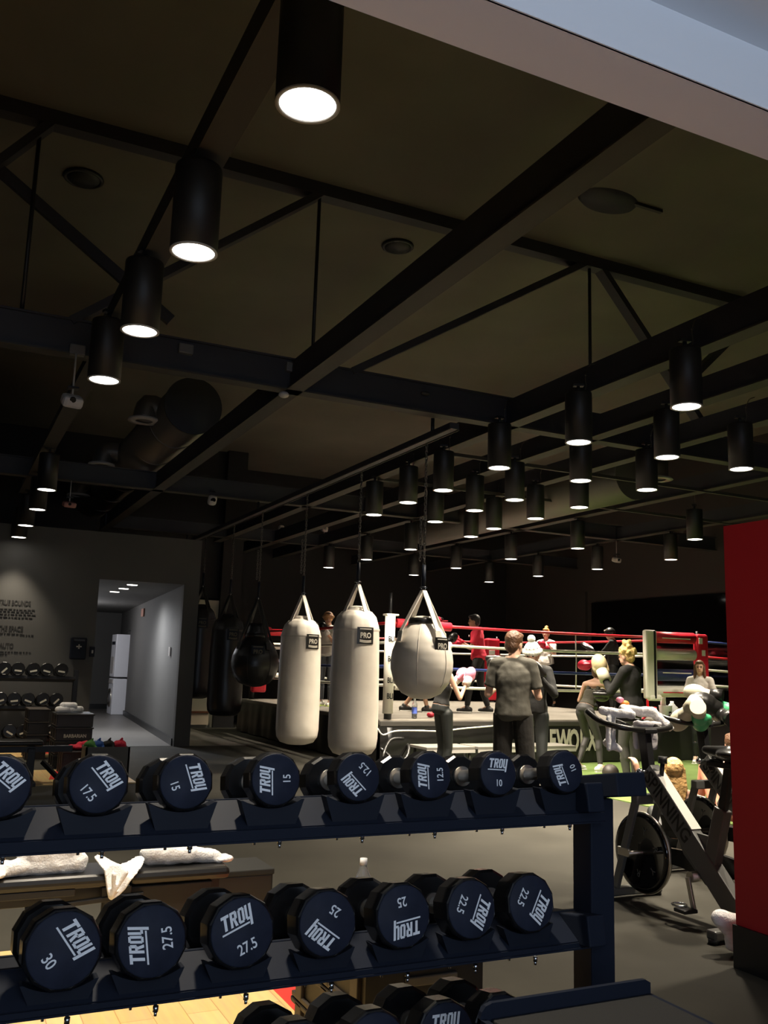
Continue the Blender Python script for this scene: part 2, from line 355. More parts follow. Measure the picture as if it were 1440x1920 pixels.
# truss over the first girder
YT = 7.85; tb = []
tr = MB().span((-4, YT-0.07, 5.92), (14, YT+0.07, 6.05)).build('trim_truss', BEAM); struct(tr)
for (xa, xb) in ((0.45, -0.95), (2.95, 0.75), (6.15, 3.35), (6.4, 8.0), (8.9, 7.0)):
    MB().beam((xa, YT, 5.95), (xb, YT, ZB+0.3), 0.07, 0.13, 0.0, (0, 1, 0)).build('web_bar', BEAM, tr)
for x in (0.36, 2.95, 6.25, 9.1):
    MB().cyl((x, YT, ZB+0.3), (x, YT, 5.95), 0.018, n=8).build('tie_rod', STEEL, tr)
# beams along y
yb('trim_beam', 1.0, ZB, 0.26, 1.9, 7.8); yb('trim_beam', 2.76, ZB, 0.28, 1.9, 19.0); yb('trim_beam', 5.16, ZB, 0.28, 1.9, 19.0)
yb('trim_beam', 6.2, ZB, 0.24, 1.9, 21.2); yb('trim_beam', 7.2, ZB, 0.24, 1.9, 21.2); yb('trim_beam', 9.3, ZB, 0.24, 7.9, 21.2); yb('trim_beam', 11.5, ZB, 0.24, 7.9, 21.2)
yb('trim_beam', 1.0, ZB+0.02, 0.2, 7.9, 15.3)
for y in (9.2, 11.0): struct(MB().span((5.16, y-0.02, ZB-0.02), (14, y+0.02, ZB+0.02)).build('trim_rail', BEAMF))
MB().beam((-0.6, 7.9, 5.9), (1.6, 7.9, 4.4), 0.05, 0.1).build('web_bar', BEAM, tr)

# ---------------------------------------------------------------- ceiling lamps
def make_lamp():
    t = thing('ceiling_lamp', 'x', 'lamp')
    b = MB().lathe([(0.0, 0.455), (0.07, 0.455), (0.116, 0.445), (0.118, 0.43), (0.118, 0.0), (0.108, 0.0), (0.104, 0.05), (0.0, 0.06)], 32); b.build('housing', CAN, t)
    MB().lathe([(0.118, 0.0), (0.1185, -0.006), (0.104, -0.006), (0.104, 0.004)], 32).build('trim_ring', TRIM, t)
    MB().lathe([(0.0, 0.003), (0.103, 0.003), (0.103, -0.001), (0.0, -0.003)], 32).build('diffuser', GLOW, t)
    MB().cyl((0, 0, 0.45), (0, 0, 0.52), 0.016, n=10).box((0, 0, 0.52), (0.09, 0.05, 0.02)).build('hanger', STEEL, t)
    MB().tube([(0.05, 0, 0.445), (0.07, 0, 0.52), (0.065, 0.0, 0.60), (0.10, 0.01, 0.70), (0.16, 0.02, 0.73)], 0.0045, 6, 4).ell((0.066, 0, 0.62), 0.009, seg=8).build('cable', CHAIN, t)
    return t
lamp0 = make_lamp(); used = [0]
def lamp_data(wt, ang):
    LD = bpy.data.lights.new('lamp_light', 'SPOT'); LD.energy = wt; LD.spot_size = math.radians(ang); LD.spot_blend = 0.7; LD.shadow_soft_size = 0.09; LD.color = (1.0, 0.88, 0.70); return LD
L_ROW, L_FAR, L_RING = lamp_data(ROW_W, 84), lamp_data(ROW_FAR_W, 80), lamp_data(LAMP_W, 94)
def place_lamp(p, label, group, r, LD):
    o = lamp0 if not used[0] else copy_tree(lamp0); used[0] = 1
    o.location = p; o.rotation_euler = (0, 0, r); o['label'] = label; o['group'] = group
    s = bpy.data.objects.new('lamp_light', LD); COL.objects.link(s); s.location = (p[0], p[1], p[2]-0.015)
ORD = ['nearest the camera', 'second from the camera', 'third from the camera', 'fourth from the camera', 'fifth from the camera', 'sixth from the camera', 'seventh from the camera', 'eighth from the camera', 'ninth from the camera']
row = [(577, 195, None), (363, 472, None), (262, 620, None), (195, 712, None), (87, 918, None), (70, 955, None), (48, 985, 14.2), (35, 1007, 14.95)]
for i, (px, py, Y) in enumerate(row):
    p = ay(px, py, Y) if Y else az(px, py, EYE+2.0)
    place_lamp(p, 'black cylinder ceiling lamp in the single left-hand row, '+ORD[i], 'lamps in the left-hand row', 0.3, L_ROW if i < 4 else L_FAR)
colmn = [('first', [(1287, 762), (1085, 829), (936, 877), (831, 919), (765, 942), (701, 965)]),
         ('second', [(1251, 857), (1089, 901), (965, 937), (890, 957), (816, 978)]),
         ('third', [(1390, 879), (1213, 918), (1086, 951), (1004, 972), (926, 991), (883, 1006), (770, 1030), (687, 1049), (616, 1064)]),
         ('fourth', [(1303, 1011), (1083, 1028), (958, 1048), (855, 1065), (776, 1078)]),
         ('rightmost', [(1258, 1049), (1120, 1067), (1009, 1080), (917, 1091)])]
for cn, pts in colmn:
    for i, (px, py) in enumerate(pts):
        place_lamp(az(px, py, EYE+2.0), 'black cylinder lamp over the ring area, %s row from left, %s' % (cn, ORD[i]), 'lamps over the ring area', random.uniform(-0.6, 0.6), L_RING)

place_lamp((4.92, 3.70, EYE+2.0), 'added black cylinder lamp over the spin bikes, unseen outside the picture', 'lamps over the ring area', 0.4, L_RING)  # unseen lamp continuing the grid, added to light the bikes and towels
place_lamp((11.9, 10.2, EYE+2.0), 'added black cylinder lamp in front of the red ring post, unseen behind the red wall', 'lamps over the ring area', 0.2, L_RING)  # unseen lamp, added to brighten the rope pads and turf
# ---------------------------------------------------------------- ceiling services
for px, py, r, lab, nm in ((157, 332, 0.16, 'round black ceiling speaker above the left-hand lamp row', 'ceiling_speaker'), (746, 460, 0.15, 'round black ceiling speaker in the middle of the dark deck', 'ceiling_speaker')):
    p = az(px, py, 6.05)
    o = thing(nm, lab, 'speaker', p); MB().lathe([(0, -0.05), (r*0.8, -0.05), (r*0.98, -0.02), (r*1.1, 0)], 28).build('grille', CAN, o); MB().torus((0, 0, -0.015), r*1.08, 0.02).build('rim', STEEL, o)
p = az(1140, 375, 6.05); o = thing('ceiling_vent', 'flat dark oval vent fixed to the deck right of the long beam', 'vent', p)
MB().lathe([(0, -0.04), (0.3, -0.04), (0.34, 0)], 28, S(1.0, 0.6, 1)).build('cover', BEAM, o); MB().box((0.35, -0.1, -0.02), (0.5, 0.04, 0.03)).build('strip', STEEL, o)
# ducts
d = thing('air_duct', 'round metal air duct running back under the roof at left', 'duct', (0, 0, 0))
P0 = ay(362, 762, 11.3); P1 = ay(205, 955, 19.4)
X0, Z0 = P0.x, P0.z
MB().cyl((X0, 11.3, Z0), (X0-0.05, 19.4, Z0), 0.36, n=36).build('duct_pipe', DUCT, d)
MB().cyl((X0, 11.27, Z0), (X0, 11.3, Z0), 0.372, n=36).build('end_cap', BEAM, d)
for k in range(6): MB().torus((0, 0, 0), 0.365, 0.012, T(X0, 12.2+1.25*k, Z0) @ RX(PI/2), 36, 6).build('seam_band', DUCT, d)
for px, py, Y in ((270, 790, 11.9), (190, 873, 14.7), (147, 930, 17.5)):
    v = ay(px, py, Y); 
    MB().tube([(X0-0.25, Y, Z0), (v.x+0.25, Y, Z0+0.02), (v.x+0.05, Y, v.z+0.22), (v.x, Y, v.z+0.02)], 0.15, 16, 4).build('branch_pipe', DUCT, d)
    MB().lathe([(0.11, 0.0), (0.21, 0.0), (0.2, 0.03), (0.12, 0.05)], 28, T(v.x, v.y, v.z)).build('diffuser_ring', GREYP, d)
d = thing('air_duct', 'round metal air duct high up at right behind the lamps', 'duct')
MB().cyl((8.3, 9.5, 4.05), (8.3, 15.5, 4.05), 0.33, n=32).build('duct_pipe', DUCT, d)
q0 = ay(1232, 900, 10.6); q1 = ay(1050, 950, 12.6)
for v in (q0, q1):
    MB().cyl((v.x, v.y, v.z+0.02), (v.x, v.y, v.z+0.35), 0.17, n=24).build('branch_pipe', DUCT, d); MB().cyl((8.3, v.y, 4.05), (v.x, v.y, v.z+0.3), 0.14, n=16).build('branch_pipe', DUCT, d)
    MB().lathe([(0.13, 0.0), (0.24, 0.0), (0.22, 0.03), (0.14, 0.05)], 28, T(v.x, v.y, v.z)).build('diffuser_ring', GREYP, d)
# hanging fittings
def hang(px, py, Y, top, w, h, lab, m=GREYP, tilt=0.3):
    p = ay(px, py, Y); o = thing('hanging_sensor', lab, 'sensor', p)
    MB().box((0, 0, 0), (w, w*0.7, h), h*0.3, None, (tilt, 0, 0.2)).build('casing', m, o); MB().cyl((0, 0, h/2), (0, 0, top-p.z), 0.008, n=6).build('drop_rod', GREYP, o)
    MB().box((0, 0, h*0.5+0.06), (w*0.5, w*0.5, 0.015)).build('bracket', STEEL, o)
    MB().cyl((0, -w*0.36, -0.0), (0, -w*0.42, -0.01), h*0.25, n=12).build('lens', GLS, o)
hang(135, 752, 7.75, ZB, 0.17, 0.10, 'pale square wireless box hanging on a rod from the front girder', tilt=0.6)
hang(130, 946, 13.63, ZB, 0.18, 0.08, 'small reddish box hanging on a rod from the rear girder at left', m=mat('rose_plastic', (0.42, 0.2, 0.17), 0.5))
hang(398, 938, 13.63, ZB, 0.14, 0.16, 'round pale box with an orange light on the rear girder', m=GREYP)
hang(527, 992, 18.12, ZB, 0.13, 0.17, 'small pale box on a rod left of the chains'); hang(608, 992, 18.12, ZB, 0.16, 0.12, 'pale square box on a bracket between two chains')
hang(1156, 1050, 13.64, ZB, 0.17, 0.09, 'small pale box hanging over the back of the ring')
for px, py, lab in ((145, 657, 'square junction box on the front girder by the fourth left lamp'), (348, 655, 'square junction box on top of the front girder right of the left lamps'), (548, 690, 'square junction box on the girder where the long beam meets it')):
    p = ay(px, py, 7.79); tag(MB().box((0, 0, 0), (0.13, 0.07, 0.09), 0.01).build('junction_box', mat('grey_box', (0.12, 0.12, 0.12), 0.6), None, p), lab, 'electrical box')
p = ay(532, 740, 7.8); tag(MB().ell((0, 0, 0), (0.05, 0.05, 0.03)).build('smoke_detector', GREYP, None, p), 'white round smoke detector on the girder flange', 'detector')
p = ay(798, 738, 7.76); tag(MB().ell((0, 0, 0), (0.05, 0.03, 0.02)).build('smoke_detector', BEAMF, None, p), 'dull round detector on the face of the front girder', 'detector')
# bag rail
RX_, RZ_ = 4.35, 3.74
o = thing('bag_rail', 'long steel channel rail carrying the punching bags', 'rail', (RX_, 7.9, RZ_))
MB().span((-0.05, -0.35, -0.03), (0.05, 11.0, 0.03)).span((-0.06, -0.35, -0.035), (-0.045, 11.0, -0.025)).build('channel', BEAM, o)
MB().span((-0.055, -0.35, -0.04), (-0.045, 11.0, -0.03)).span((0.045, -0.35, -0.04), (0.055, 11.0, -0.03)).build('channel_lip', BEAMF, o)
for y in (0.1, 5.8, 10.4): MB().cyl((0, y, 0), (0, y, ZB-RZ_+0.02), 0.02, n=8).build('hanger', STEEL, o)

# ---------------------------------------------------------------- DUMBBELLS
def logo_mb():
    a = MB(); q = []
    def rc(x0, y0, x1, y1): q.append([(x0, y0), (x1, y0), (x1, y1), (x0, y1)])
    x = 0
    rc(0, .8, .66, 1); rc(.22, 0, .44, .8)
    x = .74; rc(x, 0, x+.2, 1); rc(x+.2, .84, x+.5, 1); rc(x+.36, .5, x+.58, .92); rc(x+.2, .44, x+.5, .6); q.append([(x+.24, .46), (x+.44, .46), (x+.62, 0), (x+.40, 0)])
    x = 1.42; rc(x, .1, x+.19, .9); rc(x+.34, .1, x+.53, .9); rc(x+.07, .84, x+.46, 1); rc(x+.07, 0, x+.46, .16)
    x = 2.02; rc(x, .12, x+.19, 1); rc(x+.08, 0, x+.4, .17); rc(x+.34, -.40, x+.55, 1)
    rc(-.05, -.25, 2.3, -.13)
    for p in q: a.prism([((px-1.3)+0.22*(py-.4), py-.4) for px, py in p], 0.02)
    me = bpy.data.meshes.new('logo'); a.b.to_mesh(me); a.b.free(); return me
LOGO = logo_mb()
_dbm = {}
def db_meshes(dia, t):
    k = (dia, t)
    if k in _dbm: return _dbm[k]
    R = dia/2; tmp = []
    # 12-sided head, axis +y, front face at y=0
    M = RX(-PI/2)
    a = MB(); a.lathe([(0, 0.0022), (R*0.88, 0.002), (R*0.92, 0.0005), (R*0.965, 0.003), (R, 0.010), (R, t-0.008), (R*0.9, t), (0, t)], 12, M @ RZ(PI/12), None, False)
    # lathe axis z -> +y
    o = a.build('head', BLK); m1 = o.data; bpy.data.objects.remove(o)
    a = MB(); a.lathe([(0, -0.0012), (R*0.87, -0.0012), (R*0.90, 0.0005), (R*0.90, 0.004), (0, 0.004)], 40, M); o = a.build('f', FACE); m2 = o.data; bpy.data.objects.remove(o)
    hl = 0.125; a = MB(); a.cyl((0, t-0.002, 0), (0, t+hl+0.002, 0), 0.016, n=20).cyl((0, t, 0), (0, t+0.01, 0), 0.026, n=20).cyl((0, t+hl-0.01, 0), (0, t+hl, 0), 0.026, n=20); o = a.build('h', CHR); m3 = o.data; bpy.data.objects.remove(o)
    _dbm[k] = (m1, m2, m3, hl); return _dbm[k]
def obm(name, me, parent, loc=(0, 0, 0), rot=(0, 0, 0)):
    o = bpy.data.objects.new(name, me); COL.objects.link(o); o.parent = parent; o.location = loc; o.rotation_euler = rot; return o
def dumbbell(loc, dia, t, num, ang, label, group, tilt=math.radians(9), logo=True, rz=0.0):
    m1, m2, m3, hl = db_meshes(dia, t)
    r = thing('dumbbell', label, 'dumbbell', loc, rz, group); r.rotation_euler = (-tilt, 0, rz)
    h1 = obm('head', m1, r); obm('face_disc', m2, h1)
    h2 = obm('head', m1, r, (0, 2*t+hl, 0), (0, 0, PI)); obm('face_disc', m2, h2)
    obm('handle', m3, r)
    if num:
        R = dia/2; A = math.radians(ang)
        B = T(0, -0.0012, 0) @ FRONT @ RZ(A)
        s = R*0.36
        MB().mesh(LOGO, B @ T(-0.02*R, R*0.38, 0) @ S(s, s*1.1, 0.03)).build('logo', WHT, h1)
        MB().mesh(text_me(num, 0.012, 0, 0.02), B @ T(0, -R*0.42, 0) @ S(R*0.34, R*0.40, 0.04)).build('number', WHT, h1)
    return r
YF = 2.04; Z1, Z2, Z3 = 1.139, 0.817, 0.535
G1 = 'dumbbells on the top tier of the near rack'; G2 = 'dumbbells on the middle tier of the near rack'; G3 = 'dumbbells on the bottom tier of the near rack'
row1 = [(0.14, 0.132, '20', -40, 'black round dumbbell cut off by the left edge on the top tier'), (0.333, 0.130, '17.5', -50, 'black round dumbbell marked 17.5 on the top tier'), (0.518, 0.126, '15', -72, 'dumbbell marked 15 with the word running downwards, top tier'),
        (0.724, 0.126, '15', 90, 'dumbbell marked 15 with the word running straight up, top tier'), (0.930, 0.121, '12.5', 134, 'dumbbell marked 12.5 turned nearly upside down, top tier'), (1.126, 0.121, '12.5', 90, 'dumbbell marked 12.5 with the word running straight up, top tier'),
        (1.322, 0.117, '10', -4, 'dumbbell marked 10 with the word level, top tier'), (1.534, 0.117, '10', 109, 'dumbbell marked 10 with the word on its side, last on the top tier')]
row2 = [(0.09, 0.162, '30', 20, 'black dumbbell just inside the left edge on the middle tier'), (0.290, 0.160, '30', -55, 'black round dumbbell marked 30 on the middle tier'), (0.467, 0.156, '27.5', 97, 'dumbbell marked 27.5 with the word running up, middle tier'), (0.663, 0.156, '27.5', 22, 'dumbbell marked 27.5 reading nearly level, middle tier'),
        (0.865, 0.152, '25', 144, 'dumbbell marked 25 with the word slanting up to the left, middle tier'), (1.060, 0.152, '25', 188, 'dumbbell marked 25 turned upside down, middle tier'), (1.248, 0.147, '22.5', 244, 'dumbbell marked 22.5, second from the rack post, middle tier'), (1.425, 0.147, '22.5', 238, 'dumbbell marked 22.5 next to the rack post, middle tier')]
row3 = [(ay(*(562, 1968), 2.04).x, 0.166, '40', 30, 'dumbbell on the bottom tier, fourth from the rack post'), (ay(*(706, 1952), 2.04).x, 0.166, '35', 120, 'dumbbell on the bottom tier, third from the rack post'), (ay(*(838, 1932), 2.04).x, 0.163, '35', 0, 'dumbbell on the bottom tier with its word level'), (ay(*(942, 1915), 2.04).x, 0.160, '35', 70, 'dumbbell on the bottom tier half hidden by the steel tray')]
for rows, z, g in ((row1, Z1, G1), (row2, Z2, G2), (row3, Z3, G3)):
    for x, dia, num, ang, lab in rows: dumbbell((x, YF, z), dia, 0.062 if g is G1 else 0.075, num, ang, lab, g)
# ---------------------------------------------------------------- RACK
rk = thing('dumbbell_rack', 'black steel three tier saddle rack full of dumbbells in front', 'rack', (0.6, 2.2, 0))
def RB(a, name, m, parent=rk): o = a.build(name, m, parent); o.location = (-0.6, -2.2, 0); return o
XL, XR = -0.55, 1.66
for z, rows in ((Z1, row1), (Z2, row2), (Z3, row3)):
    zb = z-0.108
    for (dy, dz) in ((0.0, 0.0), (0.20, -0.032)):
        y0 = YF+dy; zz = z+dz; lh = 0.024 if z == Z1 else 0.013
        a = MB(); pl = math.atan2(0.052, 0.09)
        a.box((0, 0, 0), (XR-XL, 0.104, 0.004), 0, T((XL+XR)/2, y0+0.050, zz-0.082) @ RX(pl))
        a.box((0, 0, 0), (XR-XL, 0.004, lh), 0, T((XL+XR)/2, y0+0.002, zz-0.109-lh/2))
        a.box((0, 0, 0), (XR-XL, 0.012, 0.004), 0, T((XL+XR)/2, y0+0.0, zz-0.109-lh))
        a.box((0, 0, 0), (XR-XL, 0.012, 0.004), 0, T((XL+XR)/2, y0+0.098, zz-0.056))
        RB(a, 'front_rail' if dy == 0 else 'rear_rail', RACK)
    xs = [q[0] for q in rows]
    if z == Z3: xs = [0.38, 0.575]+xs
    for i, x in enumerate(xs):
        r = (rows[min(i, len(rows)-1)][1])/2
        for (dy, dz) in ((0.012, 0.0), (0.20, -0.030)):
            pts = []
            hw = 0.076; zt = -r+0.010
            for k in range(13):
                u = -0.07+0.14*k/12; pts.append((u, -r-0.003+u*u/(2*0.13)))
            pts = [(-hw, zt+0.006)]+pts+[(hw, zt+0.006), (0.056, -0.106), (-0.056, -0.106)]
            a = MB().prism(pts, 0.034, T(x, YF+dy+0.034, z+dz) @ RX(PI/2))
            RB(a, 'saddle', SADL)
        if i % 1 == 0:
            b_ = MB(); zc = zb-0.024; b_.cyl((x+0.02, YF+0.012, zc), (x+0.02, YF+0.012, zc-0.012), 0.006, n=6).cyl((x+0.02, YF+0.012, zc-0.012), (x+0.02, YF+0.012, zc-0.02), 0.0035, n=8); RB(b_, 'bolt', ZINC)
            b_ = MB(); b_.cyl((x-0.02, YF+0.07, zc), (x-0.02, YF+0.07, zc-0.014), 0.006, n=6).cyl((x-0.02, YF+0.07, zc-0.012), (x-0.02, YF+0.07, zc-0.022), 0.0035, n=8); RB(b_, 'bolt', ZINC)
for x0 in (1.632, -0.62):
    RB(MB().span((x0, 2.062, 0.06), (x0+0.078, 2.142, 1.06), 0.004), 'post', RACK)
    RB(MB().span((x0, 1.95, 0.0), (x0+0.078, 2.55, 0.06), 0.004), 'foot', RACK)
    for z in (Z1-0.12, Z2-0.13, Z3-0.13): RB(MB().box((0, 0, 0), (0.055, 0.34, 0.075), 0.004, T(x0+(-0.03 if x0 > 0 else 0.1), 2.17, z+0.03) @ RX(math.radians(-9))), 'end_arm', RACK)
    for z in (Z1-0.065, Z2-0.08):
        RB(MB().cyl((x0-0.03, YF-0.004, z), (x0-0.03, YF-0.014, z), 0.011, n=6), 'bolt', ZINC)
RB(MB().box((0, 0, 0), (0.10, 0.30, 0.062), 0.004, T(1.705, 2.13, 1.085) @ RX(math.radians(-9))), 'end_cap', RACK)
RB(MB().span((-0.55, 2.40, 0.10), (1.66, 2.46, 0.18), 0.004), 'cross_bar', RACK)
# ---------------------------------------------------------------- tray stand in the lower right corner
tr_ = thing('equipment_trolley', 'low black steel trolley with a rubber covered top and raised rear lip at bottom right', 'trolley', (1.36, 1.45, 0))
zt = 0.66
MB().span((-0.21, -0.5, zt-0.02), (0.225, 0.345, zt), 0.004).build('top_mat', MATRUB, tr_)
lp = [(-0.235, -0.02)]+[(-0.235+0.03*(1-math.cos(a)), 0.0+0.03*math.sin(a)) for a in (0, 0.5, 1.0, 1.57)]+[(0.22, 0.03), (0.235, 0.022), (0.235, -0.02)]
MB().prism([(x, y+zt) for x, y in lp], 0.012, T(0, 0.36, 0) @ RX(PI/2)).span((-0.235, -0.5, zt-0.03), (-0.22, 0.36, zt+0.0)).span((0.222, -0.5, zt-0.03), (0.235, 0.36, zt-0.001)).build('rear_lip', RACK, tr_)
for sx in (-0.21, 0.21):
    for sy in (-0.46, 0.31): MB().span((sx-0.02, sy-0.02, 0.0), (sx+0.02, sy+0.02, zt-0.02), 0.003).build('leg', RACK, tr_)
MB().span((-0.2, -0.45, 0.2), (0.2, 0.3, 0.22)).build('lower_shelf', RACK, tr_)

# ---------------------------------------------------------------- benches, towels, step boxes
def blob(parts, name, m, parent=None, vox=0.008, noise=0.012, ns=0.06, sm=2):
    a = MB()
    for p in parts:
        if p[0] == 'e': a.ell(p[1], p[2], M=(T(*p[1]) @ Euler(p[3]).to_matrix().to_4x4() @ T(*[-v for v in p[1]])) if len(p) > 3 else None)
        elif p[0] == 'c': a.cap(p[1], p[2], p[3], p[4])
        elif p[0] == 'b': a.box(p[1], p[2], p[3] if len(p) > 3 else 0.01, None, p[4] if len(p) > 4 else None)
    o = a.build(name, m, parent, None, vox, sm)
    if noise:
        tx = bpy.data.textures.get('clouds%g' % ns) or bpy.data.textures.new('clouds%g' % ns, 'CLOUDS'); tx.noise_scale = ns
        dm = o.modifiers.new('d', 'DISPLACE'); dm.texture = tx; dm.strength = noise; dm.mid_level = 0.5; dm.texture_coords = 'GLOBAL'
    return o
bn = thing('weight_bench', 'long black padded weight bench with white towels behind the near rack', 'bench', (0.55, 4.5, 0))
MB().box((-0.32, 0, 0.425), (1.22, 0.29, 0.055), 0.022).build('back_pad', PAD, bn)
MB().box((0.565, 0, 0.425), (0.46, 0.29, 0.055), 0.022).build('seat_pad', PAD, bn)
MB().box((-0.1, 0, 0.35), (1.75, 0.07, 0.07), 0.004).build('main_beam', STEEL, bn)
MB().box((-0.45, -0.12, 0.385), (1.1, 0.03, 0.03), 0.003).box((0.15, -0.12, 0.34), (0.5, 0.03, 0.02), 0.003, None, (0, -0.06, 0)).build('support_rail', STEEL, bn)
MB().box((0.52, 0.02, 0.20), (0.42, 0.2, 0.36), 0.006).build('front_pedestal', STEEL, bn)
MB().box((0.28, -0.1, 0.37), (0.13, 0.05, 0.05), 0.004).box((0.28, -0.11, 0.31), (0.12, 0.04, 0.07), 0.01).build('adjustment_bracket', STEEL, bn)
for x in (-0.95, 0.62): MB().box((x, 0, 0.025), (0.07, 0.5, 0.05), 0.005).build('foot', STEEL, bn)
MB().box((-0.95, 0, 0.18), (0.06, 0.06, 0.3), 0.004).build('rear_leg', STEEL, bn)
TZ = 0.455
def towel(parts, label, name='towel', m=TOWEL, **k):
    cx = Vector(parts[0][1]); o = blob([(p[0], *[(Vector(v)-cx if (i == 0 or (p[0] == 'c' and i == 1)) else v) for i, v in enumerate(p[1:])]) for p in parts], name, m, None, **k)
    o.location = cx; return tag(o, label, 'towel')
a = az(90, 1610, 0.52); b_ = az(25, 1640, 0.48)
towel([('b', (0.55, 4.5, 0.53), (0.28, 0.16, 0.13), 0.05), ('c', (0.44, 4.46, 0.49), (0.66, 4.46, 0.49), 0.045, 0.05), ('c', (0.43, 4.44, 0.49), (0.26, 4.42, 0.485), 0.04, 0.033), ('e', (0.28, 4.40, 0.475), (0.09, 0.07, 0.02))], 'white towel bundle heaped at the left end of the bench', noise=0.02, ns=0.05)
towel([('c', (1.00, 4.52, 0.53), (1.13, 4.52, 0.53), 0.05, 0.045), ('c', (0.99, 4.48, 0.505), (1.17, 4.47, 0.50), 0.05, 0.045), ('c', (1.15, 4.47, 0.50), (1.30, 4.47, 0.475), 0.04, 0.03), ('e', (1.32, 4.48, 0.466), (0.07, 0.05, 0.018))], 'white rolled towel trailing off the right end of the bench', noise=0.016, ns=0.05)
def P(px, py, Y): return tuple(ay(px, py, Y))
tp = [(176, 1608), (184, 1603), (196, 1606), (212, 1616), (226, 1622), (242, 1616), (256, 1607), (266, 1605), (273, 1610), (270, 1622), (258, 1637), (246, 1652), (236, 1668), (222, 1682), (210, 1690), (204, 1686), (201, 1668), (199, 1648), (196, 1633), (186, 1622)]
c0 = ay(222, 1645, 4.32)
def _ty(py): return 4.315+max(0, (1640-py))*0.0030
q3 = [ay(x_, y_, _ty(y_))-c0 for x_, y_ in tp]
m_ = MB(); fr_ = [m_.b.verts.new(v) for v in q3]; bk_ = [m_.b.verts.new(v+Vector((0, 0.026, 0))) for v in q3]
m_.b.faces.new(fr_); m_.b.faces.new(bk_[::-1])
for i in range(len(q3)): j = (i+1) % len(q3); m_.b.faces.new((fr_[i], bk_[i], bk_[j], fr_[j]))
bmesh.ops.triangulate(m_.b, faces=m_.b.faces[:])
m_.cap(ay(214, 1640, 4.312)-c0, ay(211, 1680, 4.312)-c0, 0.012, 0.006).cap(ay(236, 1636, 4.314)-c0, ay(216, 1672, 4.312)-c0, 0.013, 0.006)
o = m_.build('towel', TOWEL, None, c0, .006, 4); tag(o, 'white towel draped in a Y shape over the bench front', 'towel')
# step box behind the bench
o = thing('step_box', 'dark flat topped plyometric box behind the right end of the bench', 'box', (1.45, 4.98, 0))
MB().box((0, 0, 0.15), (0.55, 0.30, 0.30), 0.01).build('body', CRATE, o); MB().box((0, 0, 0.31), (0.56, 0.31, 0.03), 0.006).build('top_mat', MATRUB, o)
# near stack of step risers
def riser(x0, x1, y0, y1, z, h, label, m1=CRATE, grp='step risers stacked behind the near rack', slot=False):
    o = thing('step_riser', label, 'step box', ((x0+x1)/2, (y0+y1)/2, z), 0, grp); W, D = x1-x0, y1-y0
    a = MB().box((0, 0, h/2), (W-0.03, D-0.03, h-0.004)); a.build('body', m1, o)
    a = MB()
    for k in range(3): a.box((-(W-0.03)/2-0.006, -D/2+0.08+(D-0.16)*k/2, h/2), (0.018, 0.06, h*0.92), 0.003)
    a.box((-(W-0.03)/2-0.004, 0, h-0.012), (0.02, D-0.02, 0.018), 0.002).box((-(W-0.03)/2-0.004, 0, 0.012), (0.02, D-0.02, 0.016), 0.002)
    a.build('side_ribs', CRATEB, o)  # left side browner than the body: lamp light put into the colour
    MB().box((0, 0, h-0.01), (W, D, 0.02), 0.006).build('top_plate', m1, o)
    if slot: MB().box((0.02, -D/2+0.012, h*0.55), (0.20, 0.012, 0.03), 0.004).build('handle_slot', mat('worn_slot', (0.12, 0.11, 0.09), 0.6), o)
riser(1.36, 1.83, 2.90, 3.55, 0.0, 0.14, 'black step riser at the bottom of the stack behind the rack')
riser(1.36, 1.83, 2.90, 3.55, 0.14, 0.13, 'black step riser in the middle of the stack behind the rack')
riser(1.36, 1.84, 2.89, 3.55, 0.27, 0.16, 'black step riser with a hand slot on top of the stack behind the rack', slot=True)
# water bottle behind the middle tier
bt = thing('water_bottle', 'clear water bottle with white cap standing behind the middle tier dumbbells', 'bottle', (2.26, 4.85, 0))
def bottle(o, h, r, m=PETW, cap=WHT):
    MB().lathe([(0, 0), (r, 0.005), (r, h*0.62), (r*0.95, h*0.7), (r*0.45, h*0.86), (r*0.38, h*0.9), (0, h*0.9)], 20).build('body', m, o)
    MB().lathe([(0, h*0.9), (r*0.44, h*0.9), (r*0.44, h), (0, h)], 16).build('cap', cap, o)
    MB().lathe([(r*1.01, h*0.25), (r*1.01, h*0.55)], 20).build('paper_label', LABELW, o)
bottle(bt, 0.34, 0.047)
# far bench
fb = thing('weight_bench', 'black flat bench at far left standing over the wood platform', 'bench', (0.70, 11.15, 0))
MB().box((0, 0, 0.44), (0.95, 0.3, 0.06), 0.025).build('seat_pad', PAD, fb); MB().box((-0.75, 0, 0.44), (0.5, 0.3, 0.06), 0.025).build('back_pad', PAD, fb)
MB().box((0, 0, 0.37), (1.6, 0.07, 0.07), 0.004).box((-0.1, 0.0, 0.2), (1.0, 0.05, 0.05)).build('main_beam', STEEL, fb)
MB().box((0.36, -0.05, 0.2), (0.08, 0.08, 0.36), 0.004).build('leg', STEEL, fb); MB().box((-0.7, 0, 0.2), (0.08, 0.08, 0.36), 0.004).build('leg', STEEL, fb)
MB().box((0.36, -0.05, 0.02), (0.1, 0.5, 0.04), 0.004).build('foot', STEEL, fb); MB().beam((0.48, -0.08, 0.24), (0.66, -0.2, 0.06), 0.045, 0.045, 0.003).build('adjustment_strut', STEEL, fb)
